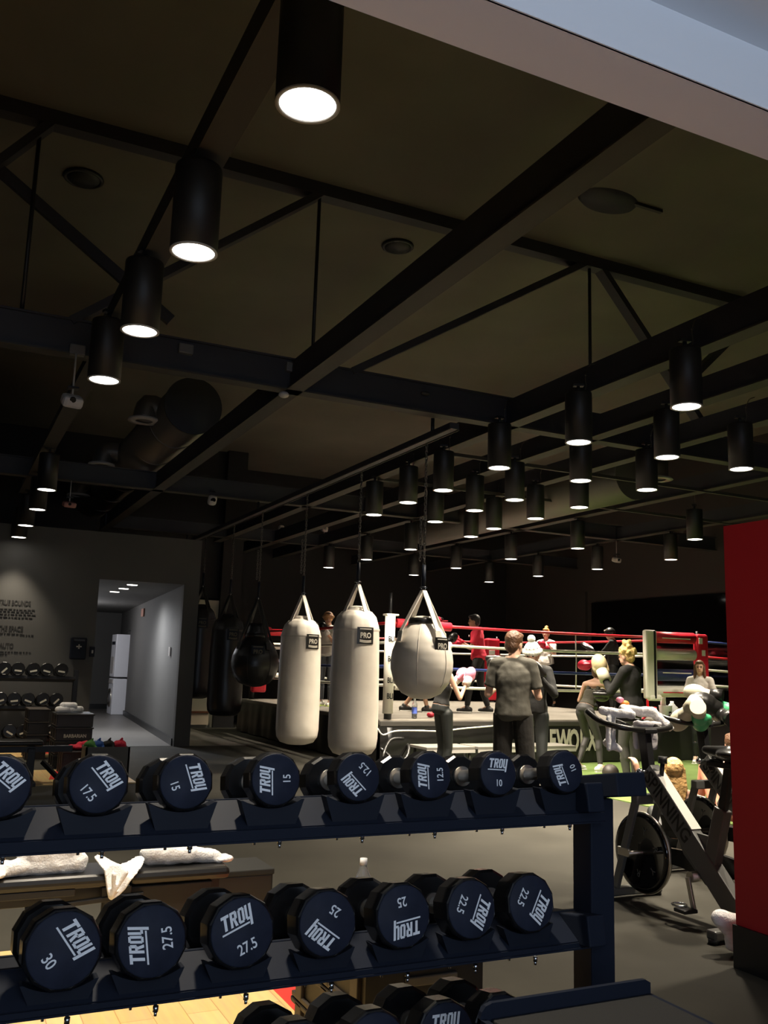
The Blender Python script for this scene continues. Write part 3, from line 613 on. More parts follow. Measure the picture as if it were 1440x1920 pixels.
# far stack of risers with rolled towels
for k, (z, lab) in enumerate(((0.0, 'bottom'), (0.17, 'second'), (0.34, 'third'), (0.51, 'top'))):
    riser(1.46, 1.93, 12.5, 13.1, z, 0.165, 'black step riser, %s of the tall stack by the grey wall' % (lab if k in (0, 3) else lab+' from the floor'), grp='tall stack of step risers by the grey wall')
MB_t = MB().mesh(text_me('BARBARIAN', 0.02), T(1.70, 12.49, 0.40) @ FRONT @ S(0.052, 0.06, 0.1)); tag(MB_t.build('printed_lettering', SILV), 'small grey lettering printed on the front of the tall riser stack', 'lettering')
for k, (z, lab) in enumerate(((0.0, 'bottom'), (0.17, 'middle'), (0.34, 'upper'), (0.51, 'top'))):
    riser(1.22, 1.50, 13.6, 14.2, z, 0.165, 'brown black step riser, %s of the narrow stack beside the far rack' % lab, m1=CRATEB, grp='narrow stack of step risers beside the far rack')
for i, (x, y, z, a, lab) in enumerate(((1.56, 12.7, 0.72, 0.2, 'left'), (1.72, 12.75, 0.72, 0.5, 'right'), (1.62, 12.72, 0.77, 0.0, 'upper'))):
    d_ = Vector((math.cos(a), math.sin(a), 0))*0.07; cc = Vector((x, y, z))
    o = MB().cap(-d_, d_, 0.042, 0.042).build('rolled_towel', TOWEL, None, cc); tag(o, 'white rolled towel, the %s one on top of the tall riser stack' % lab, 'towel', 'rolled towels on the riser stack')
# dark low bin with coloured bands and red cloth
riser(1.47, 1.80, 11.7, 12.2, 0.0, 0.28, 'short black riser in front of the tall stack', grp='risers on the platform')
o = blob([('e', (0, 0, 0), (0.17, 0.11, 0.035)), ('e', (0.07, 0, 0.03), (0.11, 0.08, 0.04)), ('e', (-0.12, -0.03, -0.01), (0.08, 0.06, 0.02))], 'red_cloth', TRED, vox=0.01, noise=0.03, ns=0.06); o.location = (ay(150, 1387, 11.95).x, 11.95, 0.315); tag(o, 'crumpled bright red cloth on the low riser at left', 'cloth')
p = az(200, 1445, 0.0)
bx = ay(198, 1410, 10.9); bo = thing('storage_tub', 'grey open storage tub of coloured bands behind the 17.5 dumbbell', 'tub', (bx.x, 10.9, 0.0))
MB().span((-0.24, -0.16, 0.0), (0.24, 0.16, 0.03)).span((-0.24, -0.16, 0), (-0.22, 0.16, 0.42)).span((0.22, -0.16, 0), (0.24, 0.16, 0.42)).span((-0.24, -0.16, 0), (0.24, -0.145, 0.42)).span((-0.24, 0.145, 0), (0.24, 0.16, 0.42)).build('tub_body', mat('smoky_plastic', (0.10, 0.095, 0.08), 0.4), bo)
for i, (dx, m, nm) in enumerate(((-0.17, GREENC, 'green'), (-0.09, BLUEC, 'blue'), (0.02, TBLK, 'black'), (0.15, TRED, 'red'))):
    o = blob([('e', (0, 0, 0), (0.075, 0.09, 0.05)), ('c', (-0.03, 0, 0), (0.02, -0.02, 0.07), 0.025, 0.012), ('c', (0.04, -0.05, 0), (0.05, -0.13, -0.05 if nm != 'red' else -0.1), 0.02, 0.018)], 'resistance_band', m, vox=0.008, noise=0.02, ns=0.04); o.location = (bx.x+dx, 10.9, 0.43); tag(o, '%s cloth band spilling from the storage tub' % nm, 'exercise band', 'bands in the storage tub')

# ---------------------------------------------------------------- far dumbbell rack
fr = thing('dumbbell_rack', 'far black three tier dumbbell rack under the lettered wall', 'rack', (1.0, 14.9, 0))
for z in (1.055, 0.615, 0.155): MB().box((-0.6, 0, z), (3.1, 0.32, 0.05), 0.005, None, (-0.15, 0, 0)).build('shelf', STEEL, fr)
for x in (-2.1, 0.98): MB().box((x, 0.1, 0.6), (0.07, 0.09, 1.2), 0.004).build('post', STEEL, fr)
ln = ['first', 'second', 'third', 'fourth', 'fifth']
for tz, tn, ct in ((1.20, 'top', 5), (0.76, 'middle', 5), (0.30, 'bottom', 4)):
    for k in range(ct):
        pxs = {'top': (112, 84, 59, 30, 4), 'middle': (107, 82, 54, 28, 2), 'bottom': (105, 75, 50, 25)}[tn][k]
        p = ay(pxs, 1300, 14.72)
        db = dumbbell((p.x, 14.72, tz), 0.20, 0.09, None, 0, 'black dumbbell on the %s shelf of the far rack, %s from its right end' % (tn, ln[k]), 'dumbbells on the far rack', rz=0)
        for hd in [c_ for c_ in COL.objects if c_.parent == db and c_.name.startswith('head')]:
            for fc in [c_ for c_ in COL.objects if c_.parent == hd]: bpy.data.objects.remove(fc)
        MB().box((0, 0, 0), (0.10, 0.002, 0.025), 0, T(0, -0.0025, -0.03) @ RY(random.uniform(-0.9, 0.9))).build('logo', SILV, [c_ for c_ in COL.objects if c_.parent == db and c_.name.startswith('head')][0])
# wall lettering, paragraphs
def wtext(s, px, py, size, off=0.03, m=TXTG):
    p = ay(px, py, 15.29); return MB().mesh(text_me(s, off), T(p.x, 15.295, p.z) @ FRONT @ S(size*0.62, size, 0.05))
a = wtext('TRUE BOUNDS', 28, 1131, 0.11); a.mesh(text_me('THE SPACE', 0.03), T(ay(20, 1179, 15.29).x, 15.295, ay(20, 1179, 15.29).z) @ FRONT @ S(0.072, 0.11, 0.05))
p = ay(8, 1211, 15.29); a.mesh(text_me('Y AUTO', 0.03), T(p.x, 15.295, p.z) @ FRONT @ S(0.072, 0.11, 0.05)); a.build('wall_lettering', TXTG, wl)
a = MB()
for px0, px1, py in ((0, 62, 1141), (0, 60, 1145), (0, 64, 1150), (0, 55, 1156), (0, 38, 1187), (38, 62, 1189), (0, 57, 1221), (0, 10, 1226)):
    p0 = ay(px0, py, 15.29); p1 = ay(px1, py+px1*0.05, 15.29); x = p0.x
    while x < p1.x:
        w_ = random.uniform(0.02, 0.06); a.box((x+w_/2, 15.295, (p0.z+p1.z)/2+random.uniform(-.002, .002)), (w_, 0.006, 0.014)); x += w_+0.015
a.build('small_print', TXTG, wl)
# wall fittings on the grey wall
p = ay(147, 1216, 15.2); o = thing('wall_dispenser', 'black wall mounted dispenser left of the hallway opening', 'dispenser', (p.x, 15.2, p.z))
MB().box((0, 0.02, 0), (0.24, 0.13, 0.34), 0.02).build('casing', SADL, o); MB().box((0, -0.05, 0.03), (0.08, 0.01, 0.02)).box((0.0, -0.05, 0.03), (0.02, 0.01, 0.07)).build('front_mark', SILV, o); MB().box((0, -0.02, 0.13), (0.18, 0.08, 0.05), 0.01).build('lid', GBLK, o)
p = ay(173, 1222, 15.25); o = thing('wall_switch', 'small black wall box with a bright switch by the hallway opening', 'switch', (p.x, 15.27, p.z)); MB().box((0, 0, 0), (0.08, 0.06, 0.16), 0.01).build('plate', SADL, o); MB().box((0, -0.032, 0.0), (0.025, 0.01, 0.05)).build('rocker', GREYP, o)
# hallway: washer and dryer, downlights, sign
ws = thing('washing_machine', 'white front loading washing machine at the end of the hallway', 'washing machine', (4.40, 24.08, 0.0))
MB().box((0, 0, 0.45), (0.72, 0.66, 0.88), 0.015).build('cabinet', APPL, ws)
MB().lathe([(0.15, 0), (0.22, 0), (0.23, 0.02), (0.2, 0.04), (0.15, 0.03)], 28, T(-0.36, 0, 0.42) @ RY(-PI/2)).build('door', CHR, ws); MB().box((-0.365, 0, 0.82), (0.02, 0.55, 0.1)).build('control_panel', GREYP, ws)
ds = thing('tumble_dryer', 'white dryer stacked on the washing machine in the hallway', 'dryer', (4.40, 24.08, 0.92))
MB().box((0, 0, 0.54), (0.72, 0.66, 1.06), 0.015).build('cabinet', APPL, ds); MB().box((-0.365, 0, 0.3), (0.015, 0.4, 0.42), 0.01).build('door', GREYP, ds); MB().box((-0.365, 0, 0.85), (0.015, 0.4, 0.08)).build('control_panel', SADL, ds)
for i, (px, py, nm) in enumerate(((248, 1096, 'nearest'), (232, 1103, 'middle'), (215, 1109, 'farthest'))):
    p = az(px, py, 2.645); o = thing('recessed_light', 'round recessed downlight in the hallway ceiling, the %s of three' % nm, 'light', p, 0, 'hallway downlights')
    MB().lathe([(0, -0.012), (0.085, -0.012), (0.085, 0.0), (0, 0.0)], 20).build('lens', GLOW, o); MB().torus((0, 0, 0), 0.095, 0.008).build('rim', GREYP, o)
    s = bpy.data.lights.new('hall_light', 'SPOT'); s.energy = HALL_W*(0.10, 0.18, 1.5)[i]; s.spot_size = (2.4, 2.5, 3.0)[i]; s.spot_blend = 0.8; s.shadow_soft_size = 0.06; s.color = (0.92, 0.95, 1.0); so = bpy.data.objects.new('hall_light', s); COL.objects.link(so); so.location = (p.x, p.y, 2.62)
p = ay(236, 1147, 21.0); tag(MB().box((0, 0, 0), (0.03, 0.24, 0.18), 0.005).build('exit_sign', mat('reddish_sign', (0.45, 0.22, 0.16), 0.5), None, (4.10, p.y, p.z)), 'small reddish sign box high on the hallway wall', 'sign')
p = ay(327, 1222, 16.4); tag(MB().box((0, 0, 0), (0.02, 0.10, 0.16), 0.005).build('thermostat', GREYP, None, (3.72, p.y, p.z)), 'small pale thermostat on the right hallway wall', 'thermostat')
wlm = thing('added_wall_lamp', 'added unseen wall lamp on the left side of the hallway, lighting the washer', 'lamp', (2.26, 21.9, 2.15))  # out of view, added to brighten the washer and dryer
MB().box((0, 0, 0), (0.10, 0.16, 0.20), 0.03).build('shade', APPL, wlm); MB().box((-0.05, 0, 0), (0.02, 0.10, 0.12), 0.004).build('back_plate', GREYP, wlm)
s = bpy.data.lights.new('hall_fill_light', 'POINT'); s.energy = 70; s.shadow_soft_size = 0.08; s.color = (0.95, 0.95, 1.0); so = bpy.data.objects.new('hall_fill_light', s); COL.objects.link(so); so.location = (2.45, 21.9, 2.1)
# lamp that lights the pale wall past the hallway
s = bpy.data.lights.new('side_room_light', 'SPOT'); s.energy = 40; s.spot_size = 1.9; s.spot_blend = 0.9; s.color = (1, 0.95, 0.72); s.shadow_soft_size = 0.05; so = bpy.data.objects.new('side_room_light', s); COL.objects.link(so); so.location = (4.9, 18.7, 2.75)

# ---------------------------------------------------------------- PUNCHING BAGS
def chain_mb(z0, z1, link=0.046):
    a = MB(); n = int((z1-z0)/(link*0.74))
    for k in range(n):
        z = z0+link*0.5+k*link*0.74
        a.torus((0, 0, 0), link*0.36, link*0.11, T(0, 0, z) @ (RZ(PI/2) if k % 2 else Matrix()) @ RX(PI/2) @ S(0.8, 1.45, 1), 10, 5)
    return a
FGOLD = mat('faint_gold_print', (0.09, 0.08, 0.05), 0.6)
def badge(o, r, z, ang, w, h, body):
    a = MB(); n = 10; hw = w/2/r
    def pt(u, v, d): t = ang+u*hw; return Vector(((r+d)*math.cos(t), (r+d)*math.sin(t), z+v*h/2))
    vs = []
    for d in (0.001, 0.007):
        vs.append([[a.b.verts.new(pt(-1+2*i/n, v, d)) for i in range(n+1)] for v in (-1, 1)])
    for i in range(n):
        a.b.faces.new((vs[1][0][i], vs[1][0][i+1], vs[1][1][i+1], vs[1][1][i])); a.b.faces.new((vs[0][0][i], vs[0][0][i+1], vs[1][0][i+1], vs[1][0][i])); a.b.faces.new((vs[0][1][i], vs[0][1][i+1], vs[1][1][i+1], vs[1][1][i]))
    bo = a.build('badge', GBLK if body is CANVAS else SADL, o)
    a = MB()
    def put(me, sx, sy, ox, oy):
        t = bmesh.new(); t.from_mesh(me)
        for v in t.verts: q = ang+(v.co.x*sx+ox)/r; zz = z+v.co.y*sy+oy; v.co = Vector(((r+0.009)*math.cos(q), (r+0.009)*math.sin(q), zz))
        a._add(t)
    BP = SILV if body is CANVAS else FGOLD
    put(text_me('PRO', 0.03, 0, 0.0), w*0.34, h*0.44, 0, 0.0); a.build('badge_print', BP, bo); a = MB()
    for v in (0.36, -0.34, -0.26):
        for i in range(8):
            u = -0.7+1.4*i/8; q0 = ang+u*hw; q1 = ang+(u+0.175)*hw; z0 = z+v*h-(0.04*h*(1-u*u)*2 if v < 0 else 0); 
            f = [Vector(((r+0.009)*math.cos(q), (r+0.009)*math.sin(q), zz)) for q, zz in ((q0, z0), (q1, z0), (q1, z0+0.012), (q0, z0+0.012))]; a.b.faces.new([a.b.verts.new(p) for p in f])
    a.build('badge_border', BP, bo)
def bag(px, py, kind, r, z0, ztop, zap, bang, m, label, yfix=None, bscale=1.0):
    sang = toward(px)+0.62
    p = ax(px, py, RX_); y = yfix or p.y
    o = thing('punching_bag', label, 'punching bag', (RX_, y, z0), 0, 'punching bags on the rail')
    H_ = ztop-z0
    if kind == 'bag':
        prof = [(0, 0), (r*0.45, 0.006), (r*0.78, 0.035), (r*0.95, 0.10), (r*1.0, 0.20), (r*1.0, H_*0.3), (r*0.985, H_*0.55), (r*0.96, H_*0.78), (r*0.93, H_*0.86), (r*0.80, H_*0.93), (r*0.62, H_*0.965), (r*0.45, H_*0.975), (r*0.38, H_), (r*0.2, H_*1.005), (0, H_*0.985)]
        zb_ = H_*0.80; rb = r*0.965
    else:
        prof = [(0, 0), (r*0.3, 0.012), (r*0.62, 0.06), (r*0.87, 0.16), (r*0.99, 0.29), (r*1.0, 0.37), (r*0.96, 0.47), (r*0.82, 0.585), (r*0.62, 0.68), (r*0.46, 0.735), (r*0.40, 0.76), (r*0.42, 0.78), (r*0.3, H_), (0, H_*1.01)]
        zb_ = 0.52; rb = r*0.915
    # subdivide the profile
    pr = []
    for i in range(len(prof)-1):
        for k in range(3): t = k/3; pr.append((prof[i][0]*(1-t)+prof[i+1][0]*t, prof[i][1]*(1-t)+prof[i+1][1]*t))
    pr.append(prof[-1])
    def mod(th, z): wt = max(0, min(1, (z-H_*0.74)/(H_*0.12))); wb = max(0, 1-z/0.12); return 1+(0.018*math.sin(9*th+1)+0.012*math.sin(17*th))*wt+0.008*math.sin(22*th)*wb+0.004*math.sin(3*th+z*5)
    MB().lathe(pr, 48, None, mod).build('bag_body', m, o)
    if kind == 'bag': MB().lathe([(r*0.955, H_*0.835), (r*0.965, H_*0.84), (r*0.955, H_*0.85)], 48, None, mod).build('seam', m, o)
    else:
        MB().lathe([(r*0.43, 0.74), (r*0.47, 0.745), (r*0.45, 0.79), (r*0.40, 0.80)], 32).build('neck_band', GBLK, o)
        for th in (-2.2, -1.2, -0.2): MB().tube([((q[0]+0.002)*math.cos(th), (q[0]+0.002)*math.sin(th), q[1]) for q in pr if 0.1 < q[1] < 0.72], 0.003, 6).build('seam', m, o)
    za = zap-z0
    for k in range(4):
        th = sang+k*PI/2; rr = r*0.86 if kind == 'bag' else r*0.9; zs = H_*0.84 if kind == 'bag' else 0.56
        a = MB(); c0 = Vector((rr*math.cos(th), rr*math.sin(th), zs)); c1 = Vector((rr*0.93*math.cos(th), rr*0.93*math.sin(th), zs+0.10)); c2 = Vector((0.015*math.cos(th), 0.015*math.sin(th), za))
        a.beam(c0, c1, 0.075, 0.014, 0.003, (math.cos(th), math.sin(th), 0)); a.beam(c1, c2, 0.055, 0.012, 0.003, (math.cos(th), math.sin(th), 0.2)); a.build('strap', m, o)
    MB().torus((0, 0, za+0.03), 0.03, 0.007, None, 16, 6).cyl((0, 0, za+0.04), (0, 0, za+0.26), 0.022, n=10).build('swivel', SADL, o)
    MB().torus((0, 0, 0), 0.028, 0.006, T(0, 0, za+0.02) @ RX(PI/2) @ RY(bang), 16, 6).build('ring', ZINC, o)
    c_ = chain_mb(za+0.25, RZ_-z0-0.04)
    if kind == 'tear' or r < 0.281:
        t2 = chain_mb(za+0.30, za+0.75); me = bpy.data.meshes.new('c'); t2.b.to_mesh(me); t2.b.free(); c_.mesh(me, T(-0.035, 0.02, 0))
    c_.build('chain', CHAIN, o)
    badge(o, rb, zb_, bang, 0.20*bscale, 0.19*bscale, m)
    return o
# direction from a bag to the camera
def toward(px): return -PI/2 - (YAW+math.atan((px-720)/F_PX))
bag(378, 1130, 'bag', 0.29, 0.71, 2.42, 2.75, toward(378)+0.1, BAGBLK, 'black leather punching bag farthest left beside the hallway wall', 16.8)
bag(430, 1150, 'bag', 0.285, 0.50, 2.17, 2.50, toward(430)+0.3, BAGBLK, 'second black punching bag in front of the pale wall', 14.97)
bag(478, 1180, 'tear', 0.36, 1.03, 1.98, 2.35, toward(478)+0.1, BAGBLK, 'black teardrop punching bag left of the cream bags', 13.45)
bag(562, 1250, 'bag', 0.28, 0.355, 2.02, 2.30, toward(562)+0.62, CANVAS, 'left cream punching bag, slightly smaller of the two cylinders', 11.53)
bag(665, 1270, 'bag', 0.283, 0.383, 2.07, 2.33, toward(665)+0.4, CANVAS, 'larger cream cylinder punching bag beside the ring post', 9.74)
bag(792, 1240, 'tear', 0.312, 1.085, 1.90, 2.16, toward(792)+0.75, CANVAS, 'cream teardrop punching bag nearest the camera', 8.12, 0.9)

# ---------------------------------------------------------------- BOXING RING
rg = thing('boxing_ring', 'raised boxing ring with red, white and blue ropes and black skirt', 'boxing ring', (8.8, 14.9, 0))
O = Vector((-8.8, -14.9, 0))
def rb(a, nm, m, parent=rg, **k): o = a.build(nm, m, parent, **k); o.location = O if parent is rg else (0, 0, 0); return o
RX0, RX1, RY0, RY1, RZF = 5.85, 11.72, 11.85, 18.2, 0.66
rb(MB().span((RX0-0.15, RY0-0.0, 0.56), (RX1+0.15, RY1+0.3, RZF), 0.02), 'canvas', RINGC)
a = MB()   # skirt with soft folds
n = 150
def skirt(a, P0, P1, nrm, n):
    vs = []
    for i in range(n+1):
        t = i/n; p = P0.lerp(P1, t); w_ = 0.012*math.sin(t*47)+0.010*math.sin(t*101+1)
        vs.append([a.b.verts.new(p+nrm*(w_*f+0.02*f)+Vector((0, 0, z+0.008*math.sin(t*31)*(f > 0.9)))) for z, f in ((0.60, 0.1), (0.50, 0.4), (0.3, 0.7), (0.02, 1.0))])
    for i in range(n):
        for k in range(3): f = a.b.faces.new((vs[i][k], vs[i+1][k], vs[i+1][k+1], vs[i][k+1])); f.smooth = True
skirt(a, Vector((RX0-0.15, RY0-0.01, 0)), Vector((RX1+0.15, RY0-0.01, 0)), Vector((0, -1, 0)), 150)
skirt(a, Vector((RX0-0.16, RY1+0.3, 0)), Vector((RX0-0.16, RY0, 0)), Vector((-1, 0, 0)), 120)
skirt(a, Vector((RX1+0.16, RY0, 0)), Vector((RX1+0.16, RY1+0.3, 0)), Vector((1, 0, 0)), 60)
sk = rb(a, 'skirt', SKIRT)
a = MB()
for ch, px in (('C', 1013), ('E', 1036), ('W', 1056), ('O', 1076), ('R', 1094), ('X', 1110)):
    p = ay(px, 1392, 11.80); a.mesh(text_me(ch, 0.035), T(p.x, 11.795, 0.34) @ FRONT @ S(0.24, 0.44, 0.05))
o = a.build('skirt_lettering', SILV, sk)
rb(MB().box(((RX0+RX1)/2, RY0-0.012, 0.60), (RX1-RX0+0.3, 0.02, 0.07), 0.008), 'apron_edge', mat('worn_black_edge', (0.06, 0.055, 0.05), 0.35, bump=0.4, bscale=15))
ropes = ((2.02, ROPER, PADR, 'red'), (1.74, ROPEW, PADW, 'white'), (1.40, ROPEB, PADB, 'blue'), (1.13, ROPEW, PADW, 'white'))
cor = [(RX0, RY0+0.06), (RX1, RY0+0.06), (RX1, RY1), (RX0, RY1)]
for i, (x, y) in enumerate(cor):
    rb(MB().cyl((x, y, 0.0), (x, y, 2.08), 0.055, n=16).cyl((x, y, 2.0), (x, y, 2.15 if i else 2.45), 0.022, n=12).cyl((x, y, 0.0), (x, y, 0.55), 0.09, n=16), 'post', STEEL)
    if i == 0:
        b2 = rb(MB().cyl((x-0.02, y-0.04, 0.74), (x-0.02, y-0.04, 2.14), 0.075, n=20), 'corner_pad', PADW)
        for z in (1.78, 1.50, 1.2, 0.98): MB().mesh(text_me('BLI', 0.02), T(x-0.03, y-0.122, z) @ FRONT @ S(0.08, 0.11, 0.05)).build('pad_lettering', GBLK, b2)
        rb(MB().box((x, y-0.02, 2.13), (0.2, 0.14, 0.03), 0.01), 'pad_top', PADW)
    elif i == 1:
        b2 = rb(MB().box((x+0.05, y-0.03, 1.50), (0.24, 0.14, 1.20), 0.04), 'corner_pad', PADR)
        for dx, z in ((-.02, 1.98), (.04, 1.78), (-.02, 1.52)): MB().box((x+dx, y-0.105, z), (0.08, 0.01, 0.10), 0.004).build('pad_print', PADW, b2)
    elif i == 2:
        b2 = rb(MB().box((x-0.2, y-0.1, 1.40), (0.36, 0.16, 1.40), 0.04), 'corner_pad', PADR)
        for z in (1.78, 1.45, 1.1): MB().box((x-0.25, y-0.185, z), (0.16, 0.01, 0.1), 0.004).build('pad_print', PADW, b2)
    else: rb(MB().box((x+0.1, y-0.1, 1.45), (0.3, 0.16, 1.3), 0.04), 'corner_pad', PADR)
for z, mr, mp, nm in ropes:
    for k in range(4):
        (x0, y0), (x1, y1) = cor[k], cor[(k+1) % 4]; sag = 0.025
        rb(MB().tube([(x0+(x1-x0)*t, y0+(y1-y0)*t, z-sag*4*t*(1-t)) for t in [j/12 for j in range(13)]], 0.022, 8), 'rope', mr)
    rb(MB().cyl((5.95, RY0+0.06, z), (6.85, RY0+0.06, z-0.02), 0.065, n=16), 'rope_pad', mp)
    o = rb(MB().cyl((10.70, RY0+0.04, z-0.01), (11.60, RY0+0.04, z), 0.095 if nm != 'blue' else 0.10, n=18), 'rope_pad', mp)
    if nm != 'white' or z < 1.5: MB().box((11.15, RY0-0.056, z-0.02 if nm != 'blue' else z+0.03), (0.62, 0.01, 0.018)).build('pad_print', PADW if nm != 'white' else PADR, o)
    rb(MB().cyl((RX0+0.1, RY1, z), (RX0+1.0, RY1, z), 0.07, n=14), 'rope_pad', mp); rb(MB().cyl((RX0, RY1-0.9, z), (RX0, RY1-0.1, z), 0.07, n=14), 'rope_pad', mp)
rb(MB().box((10.60, RY0-0.02, 1.56), (0.24, 0.10, 1.12), 0.03).box((10.67, RY0-0.03, 1.02), (0.26, 0.1, 0.10), 0.03), 'white_strap_pad', PADW)
rb(MB().box((10.66, RY0-0.075, 1.56), (0.035, 0.012, 1.1)), 'gap_shade_strip', STEEL)  # dark strip standing in for the shadowed gap beside the white pad
for x in (8.0, 9.6): rb(MB().tube([(x, RY1, 2.0), (x+0.01, RY1, 1.56), (x, RY1, 1.13)], 0.018, 6), 'rope_tie', ROPEW)
rb(MB().tube([(9.15, RY0+0.06, 2.0), (9.16, RY0+0.06, 1.56), (9.15, RY0+0.06, 1.1)], 0.010, 6), 'rope_tie', ROPEW)
# ropes and dark rails running on to the right wall
for z, m, lab in ((1.98, ROPEB, 'dark upper rope running from the red ring post to the right wall'), (1.72, ROPER, 'red rope running from the red ring post to the right wall'), (1.50, ROPEW, 'thin white rope running from the red ring post to the right wall'), (1.24, ROPEW, 'thicker white lower rope running from the red ring post to the right wall')):
    tag(MB().tube([(11.85, 11.95, z), (12.9, 12.0, z-0.03), (13.93, 12.05, z)], 0.02, 8).build('ring_rope', m), lab, 'rope')
# things on the apron
def aptop(px): return ay(px, 1340, 11.95)
p = aptop(780); o = thing('water_bottle', 'clear bottle with blue label on the ring edge under the teardrop bag', 'bottle', (p.x, 12.0, RZF)); bottle(o, 0.30, 0.04)
p = ay(808, 1318, 12.3); o = blob([('e', (0, 0, 0.04), (0.06, 0.07, 0.04)), ('e', (0.05, 0, 0.06), (0.03, 0.04, 0.04))], 'glove', GRED, vox=0.01, noise=0); o.location = (p.x, 12.3, RZF); tag(o, 'small red glove lying on the ring floor near the bottle', 'glove')
p = aptop(1252); o = thing('paper_roll', 'white bucket and roll on the ring edge beside the red post', 'bucket', (p.x, 12.0, RZF)); MB().lathe([(0, 0), (0.09, 0), (0.11, 0.22), (0.115, 0.23), (0, 0.23)], 20).build('bucket', WHT, o); MB().cyl((-0.05, 0, 0.23), (-0.05, 0, 0.36), 0.045, n=16).build('roll', WHT, o); MB().box((0, -0.108, 0.1), (0.05, 0.01, 0.07)).box((0.04, -0.105, 0.05), (0.09, 0.01, 0.02)).build('printed_mark', GBLK, o)
o = thing('water_jug', 'white plastic jug behind the bucket on the ring edge', 'jug', (p.x+0.19, 12.05, RZF)); MB().lathe([(0, 0), (0.08, 0), (0.085, 0.2), (0.03, 0.27), (0.03, 0.3), (0, 0.3)], 18).build('body', WHT, o); MB().torus((0, 0, 0), 0.05, 0.01, T(0.08, 0, 0.16) @ RX(PI/2)).build('handle', WHT, o)
p = aptop(1222); o = thing('folding_stool', 'red corner stool folded on the ring edge by the white strap', 'stool', (p.x, 12.1, RZF))
MB().box((0, 0, 0.18), (0.34, 0.2, 0.05), 0.02).build('seat', PADR, o)
for s_ in (-1, 1): MB().beam((s_*0.14, -0.08, 0.0), (-s_*0.14, -0.08, 0.17), 0.025, 0.025).build('leg', PADR, o)
MB().cyl((0.05, 0, 0.18), (0.05, 0, 0.45), 0.02, n=10).build('back_post', PADR, o)
# low step tables in front of the skirt
for x0, x1, lab in ((6.0, 6.75, 'left'), (6.8, 7.75, 'middle'), (7.8, 8.45, 'right')):
    o = thing('step_table', 'low grey topped step table in front of the ring skirt, the %s one' % lab, 'table', ((x0+x1)/2, 11.25, 0), 0, 'low step tables by the ring')
    MB().span((-(x1-x0)/2, -0.25, 0.31), ((x1-x0)/2, 0.25, 0.35), 0.006).build('table_top', mat('grey_step_top', (0.16, 0.15, 0.13), 0.6), o)
    MB().span((-(x1-x0)/2, -0.255, 0.27), ((x1-x0)/2, -0.24, 0.31)).build('apron_bar', GREYP, o)
    for sx in (-1, 1):
        for sy in (-1, 1): MB().cyl((sx*((x1-x0)/2-0.06), sy*0.2, 0), (sx*((x1-x0)/2-0.06), sy*0.2, 0.31), 0.02, n=10).build('leg', BEAMF, o)
tag(MB().tube([tuple(ay(708, 1366, 11.74)), tuple(ay(718, 1378, 11.74)), tuple(ay(740, 1371, 11.76)), tuple(ay(775, 1370, 11.76)), tuple(ay(812, 1371, 11.76)), tuple(ay(835, 1372, 11.76)), tuple(ay(860, 1367, 11.76)), tuple(ay(930, 1361, 11.76))], 0.012, 8, 4).build('cord', ROPEW), 'white cord strung loosely along the ring skirt', 'cord')
tag(MB().tube([(5.55, 11.5, 0.3), (5.7, 11.4, 0.15), (5.6, 11.3, 0.06), (5.8, 11.2, 0.2), (5.92, 11.4, 0.35), (5.8, 11.5, 0.1), (5.6, 11.4, 0.03), (5.5, 11.3, 0.2), (5.7, 11.5, 0.4), (5.93, 11.55, 0.42)], 0.022, 8, 4).build('cable', GBLK), 'tangle of black cable at the foot of the near ring post', 'cable')
# medicine ball and kettlebell on the turf
p = az(1145, 1466, 0.0); tag(MB().ell((0, 0, 0.11), 0.11, seg=24).build('medicine_ball', mat('dark_brown_ball', (0.03, 0.022, 0.018), 0.5), None, (p.x, p.y, 0.005)), 'dark medicine ball on the green turf behind the rack end', 'ball')

